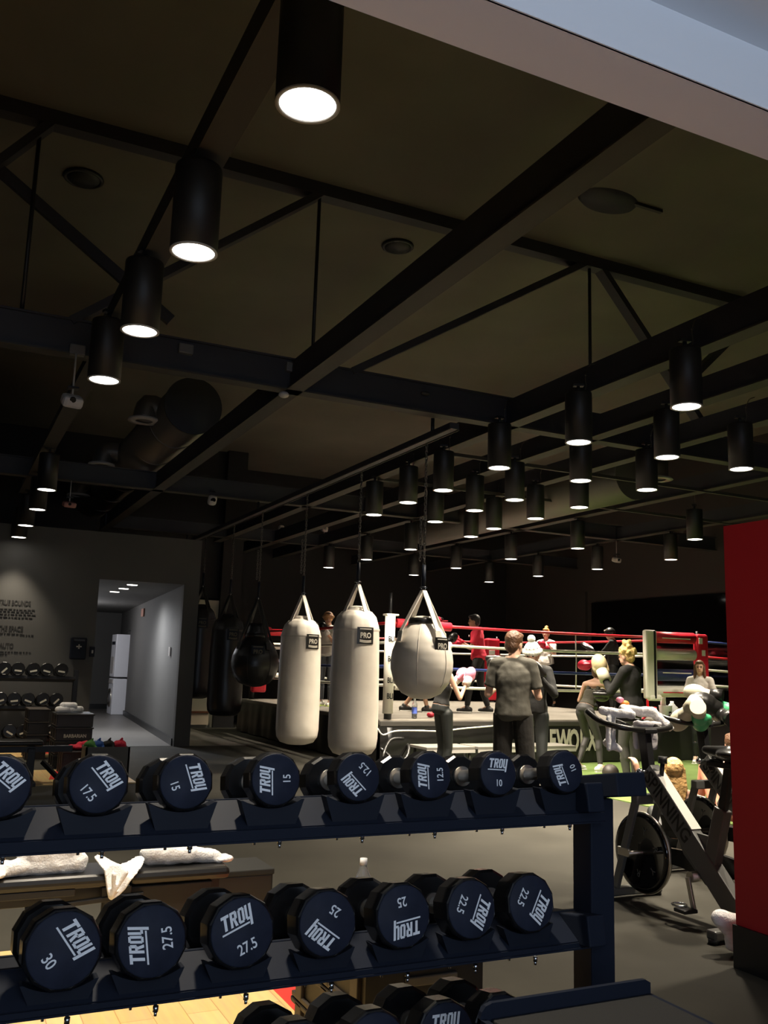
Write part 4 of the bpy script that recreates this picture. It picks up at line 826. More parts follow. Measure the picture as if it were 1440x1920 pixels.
# ---------------------------------------------------------------- PEOPLE
BASE = dict(pel=(0, 0, .95), che=(0, 0, 1.26), nek=(0, -.005, 1.47), hed=(0, .02, 1.61), shL=(-.165, 0, 1.405), shR=(.165, 0, 1.405), elL=(-.23, -.02, 1.12), elR=(.23, -.02, 1.12), wrL=(-.23, .08, .88), wrR=(.23, .08, .88),
            hiL=(-.09, 0, .91), hiR=(.09, 0, .91), knL=(-.1, .03, .49), knR=(.1, .03, .49), anL=(-.1, 0, .085), anR=(.1, 0, .085), toL=(-.12, .14, .03), toR=(.12, .14, .03))
def person(name, label, loc, rz, h, pose, top=('tee', TBLK), bottom=('pants', TBLK), shoes=SHOEB, sole=SHOEW, skin=SKIN, hair=None, fem=False, hyaw=0.0, hpitch=0.0, gloves=None, extra=None, vox=0.011, build_=1.0, hair_m=HBRN):
    s = h/1.75; J = {k: Vector(v)*s for k, v in {**BASE, **pose}.items()}
    r = thing(name, label, 'person', loc, rz)
    W = build_*s*.91
    upx = (J['shR']-J['shL']).normalized(); hpx = (J['hiR']-J['hiL']).normalized()
    def torso(infl, z0=0.0, z1=1.0, flare=0.0, wide=1.0):
        a = MB(); P_ = J['pel']; C_ = J['che']; N_ = J['nek']
        path = [(-0.14, .100, .090), (0.0, .158 if fem else .150, .115), (0.25, .150 if fem else .142, .108), (0.5, .118 if fem else .132, .092), (0.75, .128 if fem else .145, .102), (1.0, .148 if fem else .165, .112), (1.35, .150 if fem else .172, .105), (1.62, .118 if fem else .140, .085), (1.82, .070, .065), (2.0, .052, .055)]
        rs = []
        for t, rx, ry in path:
            if t < z0-1e-6 or t > z1+1e-6: continue
            c_ = P_.lerp(C_, t) if t <= 1 else C_.lerp(N_, t-1)
            xa = hpx.lerp(upx, min(1, max(0, t))).normalized()
            d = ((C_-P_) if t <= 1 else (N_-P_)).normalized(); ya = d.cross(xa).normalized()
            fl = flare*max(0, 1-t/0.9); rs.append((c_, xa, ya, (rx*W+infl+fl)*wide, ry*W+infl+fl*0.8))
        a.rings(rs, 20); return a
    # body: one continuous surface
    a = torso(0.0)
    Rr = 1.0 if not fem else 0.9
    a.cap(J['nek']-Vector((0, 0, .05*s)), J['hed']-Vector((0, .01, .03*s)), .058*s*Rr, .052*s*Rr)
    for sd in 'LR':
        a.cap(J['nek']+Vector((0, -.01*s, .0)), J['sh'+sd], .042*W, .045*W)
        a.cap(J['sh'+sd], J['el'+sd], .050*W*Rr, .038*W*Rr); a.cap(J['el'+sd], J['wr'+sd], .038*W*Rr, .025*W*Rr)
        a.cap(J['che'].lerp(J['nek'], .6), J['sh'+sd], .062*W*Rr, .052*W*Rr)
        a.cap(J['hi'+sd], J['kn'+sd], .088*W, .056*W); a.cap(J['kn'+sd], J['kn'+sd].lerp(J['an'+sd], .35)+Vector((0, -.012*s, 0)), .054*W, .056*W); a.cap(J['kn'+sd].lerp(J['an'+sd], .35), J['an'+sd], .054*W, .036*W)
        a.cap(J['an'+sd], J['to'+sd], .038*s, .026*s)
        if not gloves or sd not in gloves:   # open hand with five fingers
            d = (J['wr'+sd]-J['el'+sd]).normalized(); side = d.cross(Vector((0, 0, 1)));
            if side.length < .2: side = Vector((1, 0, 0))
            side.normalize(); nn = side.cross(d); w_ = J['wr'+sd]
            a.cap(w_, w_+d*.045*s, .026*s, .030*s)
            for k, (u, L_) in enumerate(((-.026, .060), (-.009, .070), (.009, .066), (.026, .052))):
                b0 = w_+d*.075*s+side*u*s; a.cap(w_+d*.04*s+side*u*.8*s, b0, .014*s, .011*s, 8); b1 = b0+(d*.8-nn*.5).normalized()*L_*.5*s; a.cap(b0, b1, .011*s, .010*s, 8); a.cap(b1, b1+(d*.35-nn).normalized()*L_*.5*s, .010*s, .009*s, 8)
            b0 = w_+d*.03*s+side*(-.03 if sd == 'R' else .03)*s; a.cap(w_+d*.015*s, b0, .014*s, .012*s, 8); a.cap(b0, b0+(d*.7-nn*.4+side*(-.4 if sd == 'R' else .4))*.05*s, .012*s, .009*s, 8)
    HM = Matrix.Translation(J['hed']) @ RZ(hyaw) @ RX(hpitch) @ S(s)
    a.ell((0, -.012, .025), (.074, .092, .090), HM, 20); a.ell((0, .018, -.045), (.056, .066, .068), HM, 16); a.ell((0, .045, -.085), (.030, .030, .028), HM, 12)
    a.ell((0, .090, -.022), (.013, .020, .018), HM, 10); a.ell((0, .082, .005), (.010, .014, .030), HM, 10)
    for q in (-1, 1): a.ell((q*.074, -.008, -.018), (.010, .020, .032), HM, 10)
    a.build('body', skin, r, None, vox, 3)
    a = MB()
    for q in (-1, 1): a.ell((q*.030, .078, .002), (.013, .007, .008), HM, 10)
    a.build('eyes', EYE_M, r)
    a = MB()
    for q in (-1, 1): a.ell((q*.031, .081, .022), (.018, .005, .004), HM, 8)
    a.build('eyebrows', hair_m, r)
    MB().ell((0, .078, -.062), (.022, .008, .008), HM, 10).build('mouth', LIP, r)
    # clothes
    kind, m = top
    if kind == 'tank':
        a = torso(.007, z0=0.0 if not fem else 0.1, z1=1.3)
        for sd in 'LR': a.cap(J['che'].lerp(J['nek'], .3)+(J['sh'+sd]-J['nek'])*.42, J['nek'].lerp(J['sh'+sd], .45), .028*s, .020*s); a.cap(J['che']+(J['sh'+sd]-J['nek'])*.55-Vector((0, 0, 0)), J['nek'].lerp(J['sh'+sd], .45)+Vector((0, 0, .012)), .05*s, .022*s)
    else:
        a = torso(.016 if kind == 'tee' else .010, z0=-0.14 if kind == 'tee' else 0.0, z1=1.82, flare=.022 if kind == 'tee' else .006)
        for sd in 'LR':
            e = J['sh'+sd].lerp(J['el'+sd], .72) if kind == 'tee' else J['el'+sd]
            a.cap(J['che'].lerp(J['nek'], .6), J['sh'+sd]-Vector((0, 0, .01*s)), .070*W, .058*W); a.cap(J['nek']-Vector((0, 0, .03*s)), J['sh'+sd], .060*W, .060*W); a.cyl(J['sh'+sd]-Vector((0, 0, .008*s)), e, .058*W, (.064 if kind == 'tee' else .050)*W, 14); a.ell(J['sh'+sd]-Vector((0, 0, .008*s)), .058*W)
            if kind == 'long': a.cap(J['el'+sd], J['wr'+sd], .047*W, .034*W)
    so_ = a.build('shirt' if kind == 'tee' else ('tank_top' if kind == 'tank' else 'long_sleeved_top'), m, r, None, vox, 3)
    if kind != 'tank':
        tx = bpy.data.textures.get('folds') or bpy.data.textures.new('folds', 'CLOUDS'); tx.noise_scale = .11; tx.noise_depth = 1
        dm = so_.modifiers.new('d', 'DISPLACE'); dm.texture = tx; dm.strength = .026 if kind == 'tee' else .014; dm.mid_level = .2; dm.texture_coords = 'GLOBAL'
    kind, m = bottom; a = torso(.010 if kind != 'leggings' else .005, z0=-0.14, z1=0.25)
    for sd in 'LR':
        if kind == 'shorts': e = J['hi'+sd].lerp(J['kn'+sd], .95); a.cyl(J['hi'+sd]+Vector((0, 0, .05*s)), e, .105*W, .095*W, 16)
        else:
            f = .014 if kind == 'pants' else .005
            a.cap(J['hi'+sd], J['kn'+sd], .088*W+f, .056*W+f); a.cap(J['kn'+sd], J['kn'+sd].lerp(J['an'+sd], .35)+Vector((0, -.012*s, 0)), .054*W+f, .056*W+f*.6); e = J['kn'+sd].lerp(J['an'+sd], .93); a.cyl(J['kn'+sd].lerp(J['an'+sd], .35), e, .054*W+f, .038*W+f, 14)
    a.build({'shorts': 'shorts', 'pants': 'trousers', 'leggings': 'leggings'}[kind], m, r, None, vox, 2)
    for sd in 'LR':
        an, to = J['an'+sd], J['to'+sd]; d = (to-an); d.z = 0; d = d.normalized() if d.length > .01 else Vector((0, 1, 0)); g_ = Vector((an.x, an.y, min(an.z, to.z)+.01*s))
        sh = MB().cap(g_-d*.05*s, g_+d*.06*s, .048*s, .046*s).cap(g_+d*.06*s-Vector((0, 0, .008*s)), g_+d*.155*s-Vector((0, 0, .012*s)), .043*s, .034*s).cap(an, an-Vector((0, 0, .02*s)), .046*s, .05*s).build('shoe', shoes, r, None, .009, 2)
        x_ = d.cross(Vector((0, 0, 1))); zz = g_.z-.052*s
        M_ = Matrix((d, -x_, Vector((0, 0, 1)))).transposed().to_4x4(); M_.translation = Vector((g_.x, g_.y, zz))
        MB().box((.05*s, 0, .010), (.27*s, .09*s, .024), .01, M_).build('sole', sole, sh)
    if hair:
        a = MB(); hm = hair_m
        if hair in ('short', 'bun', 'long', 'pony', 'curly', 'fade'):
            a.ell((0, -.026, .040), (.082, .098, .092), HM, 18); a.ell((0, -.055, -.015), (.072, .062, .075), HM, 14); a.ell((0, .035, .088), (.062, .055, .032), HM, 12)
        if hair == 'bun': a.ell((0, -.05, .145), (.045, .045, .038), HM, 12)
        if hair == 'pony': a.ell((0, -.12, .05), (.035, .045, .035), HM, 12); a.cap(HM @ Vector((0, -.14, .04)), HM @ Vector((0, -.15, -.16)), .032*s, .012*s)
        if hair == 'long':
            for q in (-1, 1): a.cap(HM @ Vector((q*.065, -.01, .03)), HM @ Vector((q*.085, .02, -.19)), .034*s, .026*s)
            a.cap(HM @ Vector((0, -.06, 0)), HM @ Vector((0, -.08, -.17)), .07*s, .05*s)
        if hair == 'mane':
            a.ell((0, -.03, .04), (.085, .100, .092), HM, 18)
            for k in range(25):
                u = (k-12)/12; a.cap(HM @ Vector((u*.072, -.075+.03*abs(u), .03)), HM @ Vector((u*.088, -.115+.03*abs(u), -.12)), .024*s, .016*s, 8); a.cap(HM @ Vector((u*.088, -.115+.03*abs(u), -.12)), HM @ Vector((u*.055+.01*math.sin(k*2.1), -.115, -.27-.06*math.cos(u*1.5)-.015*(k % 2))), .016*s, .006*s, 8)
        if hair == 'curly':
            rnd = random.Random(5)
            for k in range(46):
                th = rnd.uniform(0, 2*PI); ph = rnd.uniform(-.15, 1.2); rr = .092
                v = Vector((math.cos(th)*math.cos(ph)*rr, math.sin(th)*math.cos(ph)*rr-.03, math.sin(ph)*rr+.055))
                if v.y > .045 and v.z < .08: continue
                a.ell(v, rnd.uniform(.020, .032), HM, 8)
            for k in range(14): th = rnd.uniform(0, 2*PI); a.ell((.035*math.cos(th), -.035+.035*math.sin(th), .165+rnd.uniform(-.02, .03)), .030, HM, 8)
        a.build('hair', hm, r, None, .0065 if hair == 'mane' else .009, 1)
    def glove(sd, m1, m2, kind='glove', sc=1.0):
        w_ = J['wr'+sd]; d = (w_-J['el'+sd]).normalized(); k_ = s*sc
        side = d.cross(Vector((0, 0, 1))); side = side.normalized() if side.length > .2 else Vector((1, 0, 0))
        M_ = Matrix((side, d, side.cross(d))).transposed().to_4x4(); M_.translation = w_
        if kind == 'glove':
            g = MB().ell((0, .13*k_, .01*k_), (.066*k_, .088*k_, .072*k_), M_).ell((0, .10*k_, -.02*k_), (.058*k_, .07*k_, .055*k_), M_).cap(M_ @ Vector(((.055 if sd == 'L' else -.055)*k_, .06*k_, .0)), M_ @ Vector(((.06 if sd == 'L' else -.06)*k_, .125*k_, .01*k_)), .026*k_, .024*k_).build('boxing_glove', m1, r, None, .008, 2)
            MB().loft([(M_ @ Vector((0, -.05*k_, 0)), .052*k_), (M_ @ Vector((0, .06*k_, 0)), .050*k_)], 16).build('cuff', m2, g)
        elif kind == 'mitt':
            g = MB().box((0, .10*k_, .02*k_), (.19*k_, .22*k_, .06*k_), .028*k_, M_).ell((0, .12*k_, -.02*k_), (.08*k_, .09*k_, .05*k_), M_).build('focus_mitt', m1, r, None, .008, 2)
            MB().ell((0, .11*k_, .055*k_), (.075*k_, .08*k_, .018*k_), M_).build('mitt_face', m2, g)
        else:
            g = MB().lathe([(0, .03), (.09, .03), (.14, .01), (.15, -.01), (.13, -.03), (0, -.03)], 28, M_ @ T(0, .08, .03) @ RX(0.0)).build('round_pad', m1, r)
            MB().lathe([(0, .035), (.095, .034), (.11, .028)], 24, M_ @ T(0, .08, .03)).build('pad_face', m2, g); MB().ell((0.02, .08, .07), (.035, .035, .008), M_).build('pad_mark', GRED, g)
        return g
    if gloves:
        for sd, gv in gloves.items(): glove(sd, *gv)
    if extra: extra(r, J, HM, s)
    return r
def face_dir(px, al):   # al degrees: 0 away from the camera, 90 to the picture's left, -90 right, 180 toward
    return -(YAW+math.atan((px-720)/F_PX))+math.radians(al)
def spot(px, Y): p = ay(px, 1300, Y); return p.x, Y
# 1 grey shirt, from behind
x, y = spot(962, 7.5)
person('person', 'person in charcoal T-shirt and black shorts seen from behind', (x, y, 0), face_dir(962, -6), 1.80,
       dict(elL=(-.235, .0, 1.13), wrL=(-.17, .23, 1.20), elR=(.235, .03, 1.12), wrR=(.16, .25, 1.20), shL=(-.165, 0, 1.41), shR=(.165, 0, 1.41), hed=(.01, .05, 1.60), nek=(0, .01, 1.47), knR=(.12, .04, .49), anR=(.17, -.02, .085), toR=(.24, .11, .03), anL=(-.12, .05, .085), toL=(-.15, .19, .03)),
       ('tee', TGREY), ('shorts', SHB), SHOEB, SHOEW, SKIN, 'short', hyaw=-.5, hpitch=-.12, vox=.009, build_=1.0)
# 2 beanie
def beanie(r, J, HM, s):
    b = MB().ell((0, -.012, .055), (.090, .104, .100), HM, 20).build('knit_hat', KNIT, r, None, .009, 1)
    MB().torus((0, -.012, .03), .092, .022, HM @ S(1, 1.12, 1.3), 28, 8).build('hat_brim', KNIT, b); MB().ell((0, -.01, .180), .045, HM, 14).build('pompom', KNIT, b)
    a = MB()
    for k in range(12): th = k*PI/6; a.ell((.086*math.cos(th), -.012+.098*math.sin(th), .085), (.008, .008, .006), HM, 6)
    a.build('hat_pattern', KNITD, b)
    MB().ell((0, .045, -.075), (.045, .042, .038), HM, 12).build('beard', HBRN, r, None, .008, 1)
    MB().box((.13*s, -.02*s, .93*s), (.15, .22, .11), .02, None, (0, .2, 0)).build('waist_towel', TOWEL, r)
x, y = spot(1002, 8.55)
person('person', 'person in white bobble hat and black clothes holding up training mitts', (x, y, 0), face_dir(1002, 150), 1.74,
       dict(hed=(.0, .05, 1.58), elR=(.34, .06, 1.20), wrR=(.33, .22, 1.37), elL=(-.27, .04, 1.16), wrL=(-.20, .25, 1.34), knL=(-.14, .08, .49), anL=(-.18, .04, .085), toL=(-.2, .18, .03)),
       ('long', TBLK), ('leggings', LEGB), SHOEB, SHOEW, SKIN, None, hyaw=.25, hpitch=-.25, gloves={'L': (GBLK, TOWEL, 'mitt', 1.15), 'R': (GBLK, WHT, 'mitt', 1.1)}, extra=beanie, hair_m=HBRN)
# 3 woman behind the teardrop bag
x, y = spot(832, 9.9)
person('person', 'person in black tank top and dark leggings with a pink glove beside the teardrop bag', (x, y, 0), face_dir(832, -62), 1.63,
       dict(pel=(0, -.05, .95), che=(0, .0, 1.26), elL=(-.22, .10, 1.16), wrL=(-.14, .25, 1.33), elR=(.22, .12, 1.12), wrR=(.14, .27, 1.33), knL=(-.1, .04, .49)), ('tank', TBLK), ('leggings', LEGB), SHOEB, SHOEW, SKIN, 'pony', fem=True, gloves={'L': (GPINK, TWHT, 'glove', 1.05), 'R': (GPINK, TWHT, 'glove', 1.05)}, hair_m=HBRN)
# 4 red shirt in the ring
x, y = spot(897, 13.77)
def logo_shirt(r, J, HM, s): MB().ell(tuple(J['che']+Vector((-.06, .135, .06))), (.02, .012, .02)).build('shirt_print', WHT, r)
person('person', 'person in red T-shirt and black trousers boxing in the ring, facing left', (x, y, RZF+.005), face_dir(897, 82), 1.72,
       dict(hed=(.0, .10, 1.58), nek=(0, .05, 1.46), che=(0, .03, 1.26), elL=(-.2, .12, 1.10), wrL=(-.15, .33, 1.18), elR=(.2, .14, 1.10), wrR=(.12, .34, 1.22), anL=(-.12, .18, .085), toL=(-.12, .32, .03), knL=(-.12, .14, .49), anR=(.12, -.16, .085), toR=(.14, -.02, .03), knR=(.1, -.02, .49)),
       ('tee', TRED), ('pants', TBLK), SHOEB, SHOEW, SKIN2, 'fade', hpitch=-.1, gloves={'L': (GRED, GRED, 'glove', .9), 'R': (GRED, GRED, 'glove', .9)}, extra=logo_shirt, hair_m=HBLK)
# 5 white tee far corner
x, y = spot(1024, 16.3)
person('person', 'person in white T-shirt with brown hair tied up at the far side of the ring', (x, y, RZF+.005), face_dir(1024, 160), 1.66,
       dict(elL=(-.24, .08, 1.14), wrL=(-.1, .25, 1.28), elR=(.24, .08, 1.14), wrR=(.1, .25, 1.28), knL=(-.14, .03, .49), anL=(-.2, 0, .085), toL=(-.22, .13, .03)), ('tee', TWHT), ('leggings', LEGB), SHOEB, SHOEB, SKIN, 'bun', fem=True, gloves={'L': (GRED, GRED, 'glove', 1.1), 'R': (GBLK, GBLK, 'glove', 1.0)}, hair_m=HAUB)
# 6 red cap behind the teardrop bag
def capf(r, J, HM, s): c_ = MB().ell((0, -.02, .045), (.088, .100, .085), HM, 16).build('cap', GRED, r); MB().ell((0, .10, .055), (.065, .075, .010), HM, 14).build('cap_brim', GRED, c_)
x, y = spot(785, 13.9)
person('person', 'person in red cap and blue shorts crouching in the ring behind the teardrop bag', (x, y, RZF+.005), face_dir(785, -80), 1.70,
       dict(pel=(0, -.05, .90), che=(0, .16, 1.20), nek=(0, .25, 1.40), hed=(0, .33, 1.52), shL=(-.17, .22, 1.34), shR=(.17, .22, 1.34), elL=(-.2, .34, 1.1), wrL=(-.14, .52, 1.22), elR=(.2, .34, 1.1), wrR=(.12, .5, 1.22), hiL=(-.09, -.03, .86), hiR=(.09, -.03, .86), knL=(-.16, .08, .48), knR=(.15, .02, .48), anL=(-.18, -.22, .085), toL=(-.2, -.08, .03), anR=(.16, .12, .085), toR=(.18, .26, .03)),
       ('tee', TBLK), ('shorts', SHBL), SHOEB, SHOEW, SKIN2, 'short', gloves={'L': (GBLK, GBLK, 'glove', 1), 'R': (GBLK, GBLK, 'glove', 1)}, extra=capf, hair_m=HBLK)
# 7 far left, between the cream bags
def headg(r, J, HM, s):
    g_ = MB().ell((0, -.01, .03), (.100, .112, .105), HM, 16).build('headguard', GTAN, r); MB().torus((0, 0, .03), .098, .02, HM @ RX(.2), 24, 8).build('headguard_band', GTAN, g_)
x, y = spot(611, 15.6)
person('person', 'person in tan headguard and jeans in the ring between the cream bags', (x, y, RZF+.005), face_dir(611, 150), 1.70, dict(elL=(-.2, .14, 1.15), wrL=(-.12, .28, 1.34), elR=(.2, .14, 1.15), wrR=(.12, .28, 1.34)), ('tee', TWHT), ('pants', JEAN), SHOEW, mat('lime_sole', (0.45, 0.6, 0.1), 0.5), SKIN, 'short', hyaw=.6, gloves={'L': (GBLK, TWHT, 'glove', 1), 'R': (GBLK, TWHT, 'glove', 1)}, extra=headg)
# 8 black headguard with round pad
x, y = spot(1150, 13.9)
def headb(r, J, HM, s):
    g_ = MB().ell((0, -.01, .03), (.104, .118, .108), HM, 16).build('headguard', GBLK, r)
    MB().torus((0, 0.01, .09), .062, .014, HM @ S(1, 1.2, 1), 20, 8).ell((0, .08, .09), (.05, .02, .02), HM, 10).build('headguard_stripe', BEIGE, g_)
person('person', 'person in black headguard and black top holding a round pad in the ring', (x, y, RZF+.005), face_dir(1150, 78), 1.62,
       dict(hed=(0, .06, 1.58), elL=(-.2, .22, 1.12), wrL=(-.18, .42, 1.24), elR=(.2, .2, 1.05), wrR=(.12, .44, .98)), ('long', TBLK), ('leggings', LEGB), SHOEB, SHOEB, SKIN, 'short', hpitch=-.25, gloves={'L': (GBLK, WHT, 'round', 1), 'R': (GRED, GRED, 'glove', 1.5)}, extra=headb, hair_m=HBLK)
# 9 girl in olive tank
x, y = spot(1105, 10.9)
def strapf(r, J, HM, s): MB().ell((0, -.09, .05), (.03, .03, .04), HM, 10).build('hair_tie', HBRN, r)
person('person', 'person in olive tank top and grey leggings reaching forward on the turf', (x, y, .012), face_dir(1105, -38), 1.60,
       dict(pel=(-.03, -.1, .92), che=(0, .08, 1.2), nek=(.0, .16, 1.39), hed=(.02, .21, 1.52), shL=(-.18, .12, 1.33), shR=(.18, .14, 1.33), elL=(-.27, .08, 1.06), wrL=(-.25, .28, 1.0), elR=(.28, .3, 1.12), wrR=(.40, .48, 1.0), hiL=(-.09, -.1, .89), hiR=(.08, -.1, .89), knL=(-.13, .10, .5), anL=(-.14, -.12, .085), toL=(-.14, .02, .03), knR=(.16, .02, .48), anR=(.24, -.05, .085), toR=(.32, .07, .03)),
       ('tank', OLIVE), ('leggings', LEGG), SHOEW, SHOEW, SKIN, 'short', fem=True, hyaw=-.2, gloves={'L': (GBLK, GBLK, 'glove', 1), 'R': (TWHT, TWHT, 'glove', .9)}, extra=strapf)
# 10 blonde trainer, side view
x, y = spot(1182, 9.3)
person('person', 'person with curly blonde hair up and black long sleeved top holding a pale gold mitt', (x, y, .012), face_dir(1182, 62), 1.76,
       dict(pel=(0, -.03, .93), che=(0, 0, 1.24), hed=(0, .055, 1.59), elL=(-.19, .17, 1.14), wrL=(-.13, .30, 1.34), elR=(.22, .12, 1.08), wrR=(.17, .36, 1.08), knL=(-.12, .05, .49), knR=(.12, .02, .49)),
       ('long', TBLK), ('leggings', LEGG), SHOEW, SHOEW, SKIN, 'curly', fem=True, build_=1.16, hpitch=-.1, gloves={'L': (GGOLD, BEIGE, 'glove', 1.45), 'R': (GBLK, GBLK, 'mitt', 1.1)}, hair_m=HBLD)
# 11 woman standing against the skirt with pink gloves
x, y = spot(1313, 11.4)
person('person', 'person in light grey T-shirt with white and pink gloves facing the camera', (x, y, .012), face_dir(1313, 178), 1.64,
       dict(elL=(-.24, .05, 1.14), wrL=(-.09, .16, 1.15), elR=(.24, .05, 1.14), wrR=(.09, .16, 1.15), hed=(0, .02, 1.62)), ('tee', TLGREY), ('leggings', LEGB), SHOEW, SHOEW, SKIN, 'long', fem=True, gloves={'L': (TWHT, GPINK, 'glove', .95), 'R': (GPINK, TWHT, 'glove', .95)}, hair_m=HBRN)
# 12 seated on the floor, long blonde hair, behind the first bike
x, y = spot(1262, 5.75)
person('person', 'person with long blonde hair sitting on the floor behind the near spin bike', (x, y, -.02), face_dir(1262, 8), 1.62,
       dict(pel=(0, .06, .14), che=(0, -.02, .38), nek=(0, -.02, .575), hed=(-.01, .02, .705), shL=(-.155, -.03, .51), shR=(.155, -.03, .51), elL=(-.25, .10, .46), wrL=(-.30, .16, .70), elR=(.24, .03, .30), wrR=(.28, .24, .24), hiL=(-.09, .02, .14), hiR=(.09, .02, .14), knL=(-.14, .38, .32), anL=(-.16, .62, .08), toL=(-.17, .75, .03), knR=(.24, .30, .42), anR=(.26, .52, .08), toR=(.27, .65, .03)),
       ('tank', TBLK), ('leggings', LEGB), SHOEB, SHOEW, SKIN, 'mane', fem=True, vox=.009, hair_m=HLONG)
# 13 salmon leggings seated, at the red wall
x, y = spot(1362, 6.6)
person('person', 'seated person in salmon leggings mostly hidden by the second spin bike', (x, y, -.02), face_dir(1362, 20), 1.65,
       dict(pel=(0, 0, .16), che=(0, -.10, .46), nek=(0, -.13, .68), hed=(0, -.12, .83), shL=(-.165, -.11, .62), shR=(.165, -.11, .62), elL=(-.25, -.22, .38), wrL=(-.24, -.26, .14), elR=(.24, .05, .4), wrR=(.2, .28, .4), hiL=(-.09, .02, .14), hiR=(.09, .02, .14), knL=(-.16, .26, .58), anL=(-.18, .42, .10), toL=(-.18, .55, .05), knR=(.16, .34, .48), anR=(.16, .6, .08), toR=(.16, .74, .03)),
       ('tank', TBLK), ('leggings', SALM), SHOEB, SHOEW, SKINR, 'short', fem=True)

# ---------------------------------------------------------------- SPIN BIKES
def spin_bike(loc, label, lettering=True):
    b = thing('spin_bike', label, 'exercise bike', loc)
    # local: +y front, origin under the middle; x across
    MB().box((0, .46, .045), (.52, .07, .05), .01).build('front_stabiliser', BIKEG, b); MB().box((0, -.50, .045), (.52, .07, .05), .01).build('rear_stabiliser', BIKEG, b)
    for sx in (-.24, .24):
        MB().cyl((sx, .46, 0), (sx, .46, .03), .03, n=12).build('foot', STEEL, b); MB().cyl((sx, -.50, 0), (sx, -.50, .03), .03, n=12).build('foot', STEEL, b)
    mb = MB().beam((0, .24, .80), (0, -.50, .07), .075, .13, .008).build('main_beam', BIKEG, b)
    d = (Vector((0, -.50, .07))-Vector((0, .24, .80))).normalized(); up = Vector((0, d.z*-1, d.y)); up = Vector((0, -d.z, d.y)) if up.z < 0 else up
    upn = Vector((0, d.z, -d.y)); upn = upn if upn.z > 0 else -upn
    MB().beam(Vector((0, .20, .76))+upn*.068, Vector((0, -.10, .465))+upn*.068, .074, .008).build('beam_top_plate', BIKEL, mb)
    if lettering:
        M_ = Matrix((d, upn, Vector((-1, 0, 0)))).transposed().to_4x4(); M_.translation = Vector((-.0385, .05, .615))
        if M_.to_3x3().determinant() < 0: pass
        MB().mesh(text_me('SPINNING', .012), M_ @ S(.105, .125, .04)).build('lettering', GBLK, mb)
    for sx in (-.095, .095): MB().beam((sx, .26, .62), (sx, .46, .06), .028, .05, .004).build('fork_blade', BIKEG, b)
    MB().box((0, .26, .63), (.22, .06, .06), .008).build('fork_crown', BIKEG, b)
    fw = MB().lathe([(0, .008), (.05, .016), (.19, .010), (.205, .022), (.235, .022), (.235, -.022), (.205, -.022), (.19, -.010), (.05, -.016), (0, -.008)], 48, T(0, .31, .30) @ RY(PI/2)).build('flywheel', GLS, b)
    MB().torus((0, 0, 0), .236, .010, T(0, .31, .30) @ RY(PI/2), 48, 8).build('flywheel_rim', CHR, fw)
    a = MB()
    for k in range(6):
        th = k*PI/3+.3
        a.mesh(text_me('YR'[k % 2], .0), T(-.0135, .31, .30) @ RY(-PI/2) @ RZ(th) @ T(0, .13, 0) @ S(.06, .06, .02))
    a.build('wheel_print', BIKEG, fw)
    MB().cyl((-.12, .31, .30), (.12, .31, .30), .014, n=12).box((-.10, .37, .30), (.02, .10, .05), .004).build('axle', CHR, b)
    MB().prism([(.10, .66), (-.06, .50), (-.33, .49), (-.30, .24), (-.22, .22), (-.05, .36)], .022, T(.011, 0, 0) @ Matrix(((0, 0, -1, 0), (1, 0, 0, 0), (0, 1, 0, 0), (0, 0, 0, 1)))).build('gusset_plate', BIKEG, b)
    MB().beam((0, -.24, .26), (0, -.36, .66), .06, .085, .006).build('seat_tube', BIKEG, b); MB().beam((0, -.35, .62), (0, -.42, .92), .035, .05, .004).build('seat_post', STEEL, b)
    MB().box((0, -.36, .90), (.04, .20, .03), .004).tube([(0, -.28, .86), (0, -.26, .90), (0, -.30, .92), (0, -.36, .92)], .012, 8, 3).build('seat_slider', STEEL, b)
    MB().ell((0, -.45, .965), (.10, .10, .035)).cap((0, -.42, .965), (0, -.24, .975), .05, .024).build('saddle', PAD, b, None, .008, 2)
    MB().beam((0, .24, .78), (0, .28, 1.04), .05, .07, .005).build('handlebar_post', STEEL, b); MB().cyl((-.03, .22, .80), (-.10, .20, .80), .012, n=10).ell((-.11, .20, .80), .024).build('pop_pin', ZINC, b)
    hb = MB().tube([(-.26, .52, 1.15), (-.25, .42, 1.10), (-.23, .30, 1.075), (-.15, .24, 1.06), (0, .235, 1.05), (.15, .24, 1.06), (.23, .30, 1.075), (.25, .42, 1.10), (.26, .52, 1.15)], .019, 12, 5).tube([(-.11, .245, 1.06), (-.10, .40, 1.09), (-.09, .50, 1.10), (0, .52, 1.10), (.09, .50, 1.10), (.10, .40, 1.09), (.11, .245, 1.06)], .015, 10, 4).build('handlebar', PAD, b)
    MB().box((0, .27, 1.045), (.10, .12, .03), .008).build('handlebar_clamp', STEEL, b)
    MB().cyl((0, .14, .74), (0, .12, .86), .014, n=10).cyl((0, .12, .86), (0, .118, .90), .028, n=14).build('resistance_knob', STEEL, b)
    MB().prism([(-.44, .30), (-.20, .22), (.05, .26), (.34, .26), (.36, .34), (.02, .36), (-.16, .40), (-.40, .38)], .03, T(.09, 0, 0) @ Matrix(((0, 0, -1, 0), (1, 0, 0, 0), (0, 1, 0, 0), (0, 0, 0, 1)))).build('chain_guard', GBLK, b)
    MB().cyl((-.07, -.16, .255), (.08, -.16, .255), .03, n=16).build('crank_axle', CHR, b)
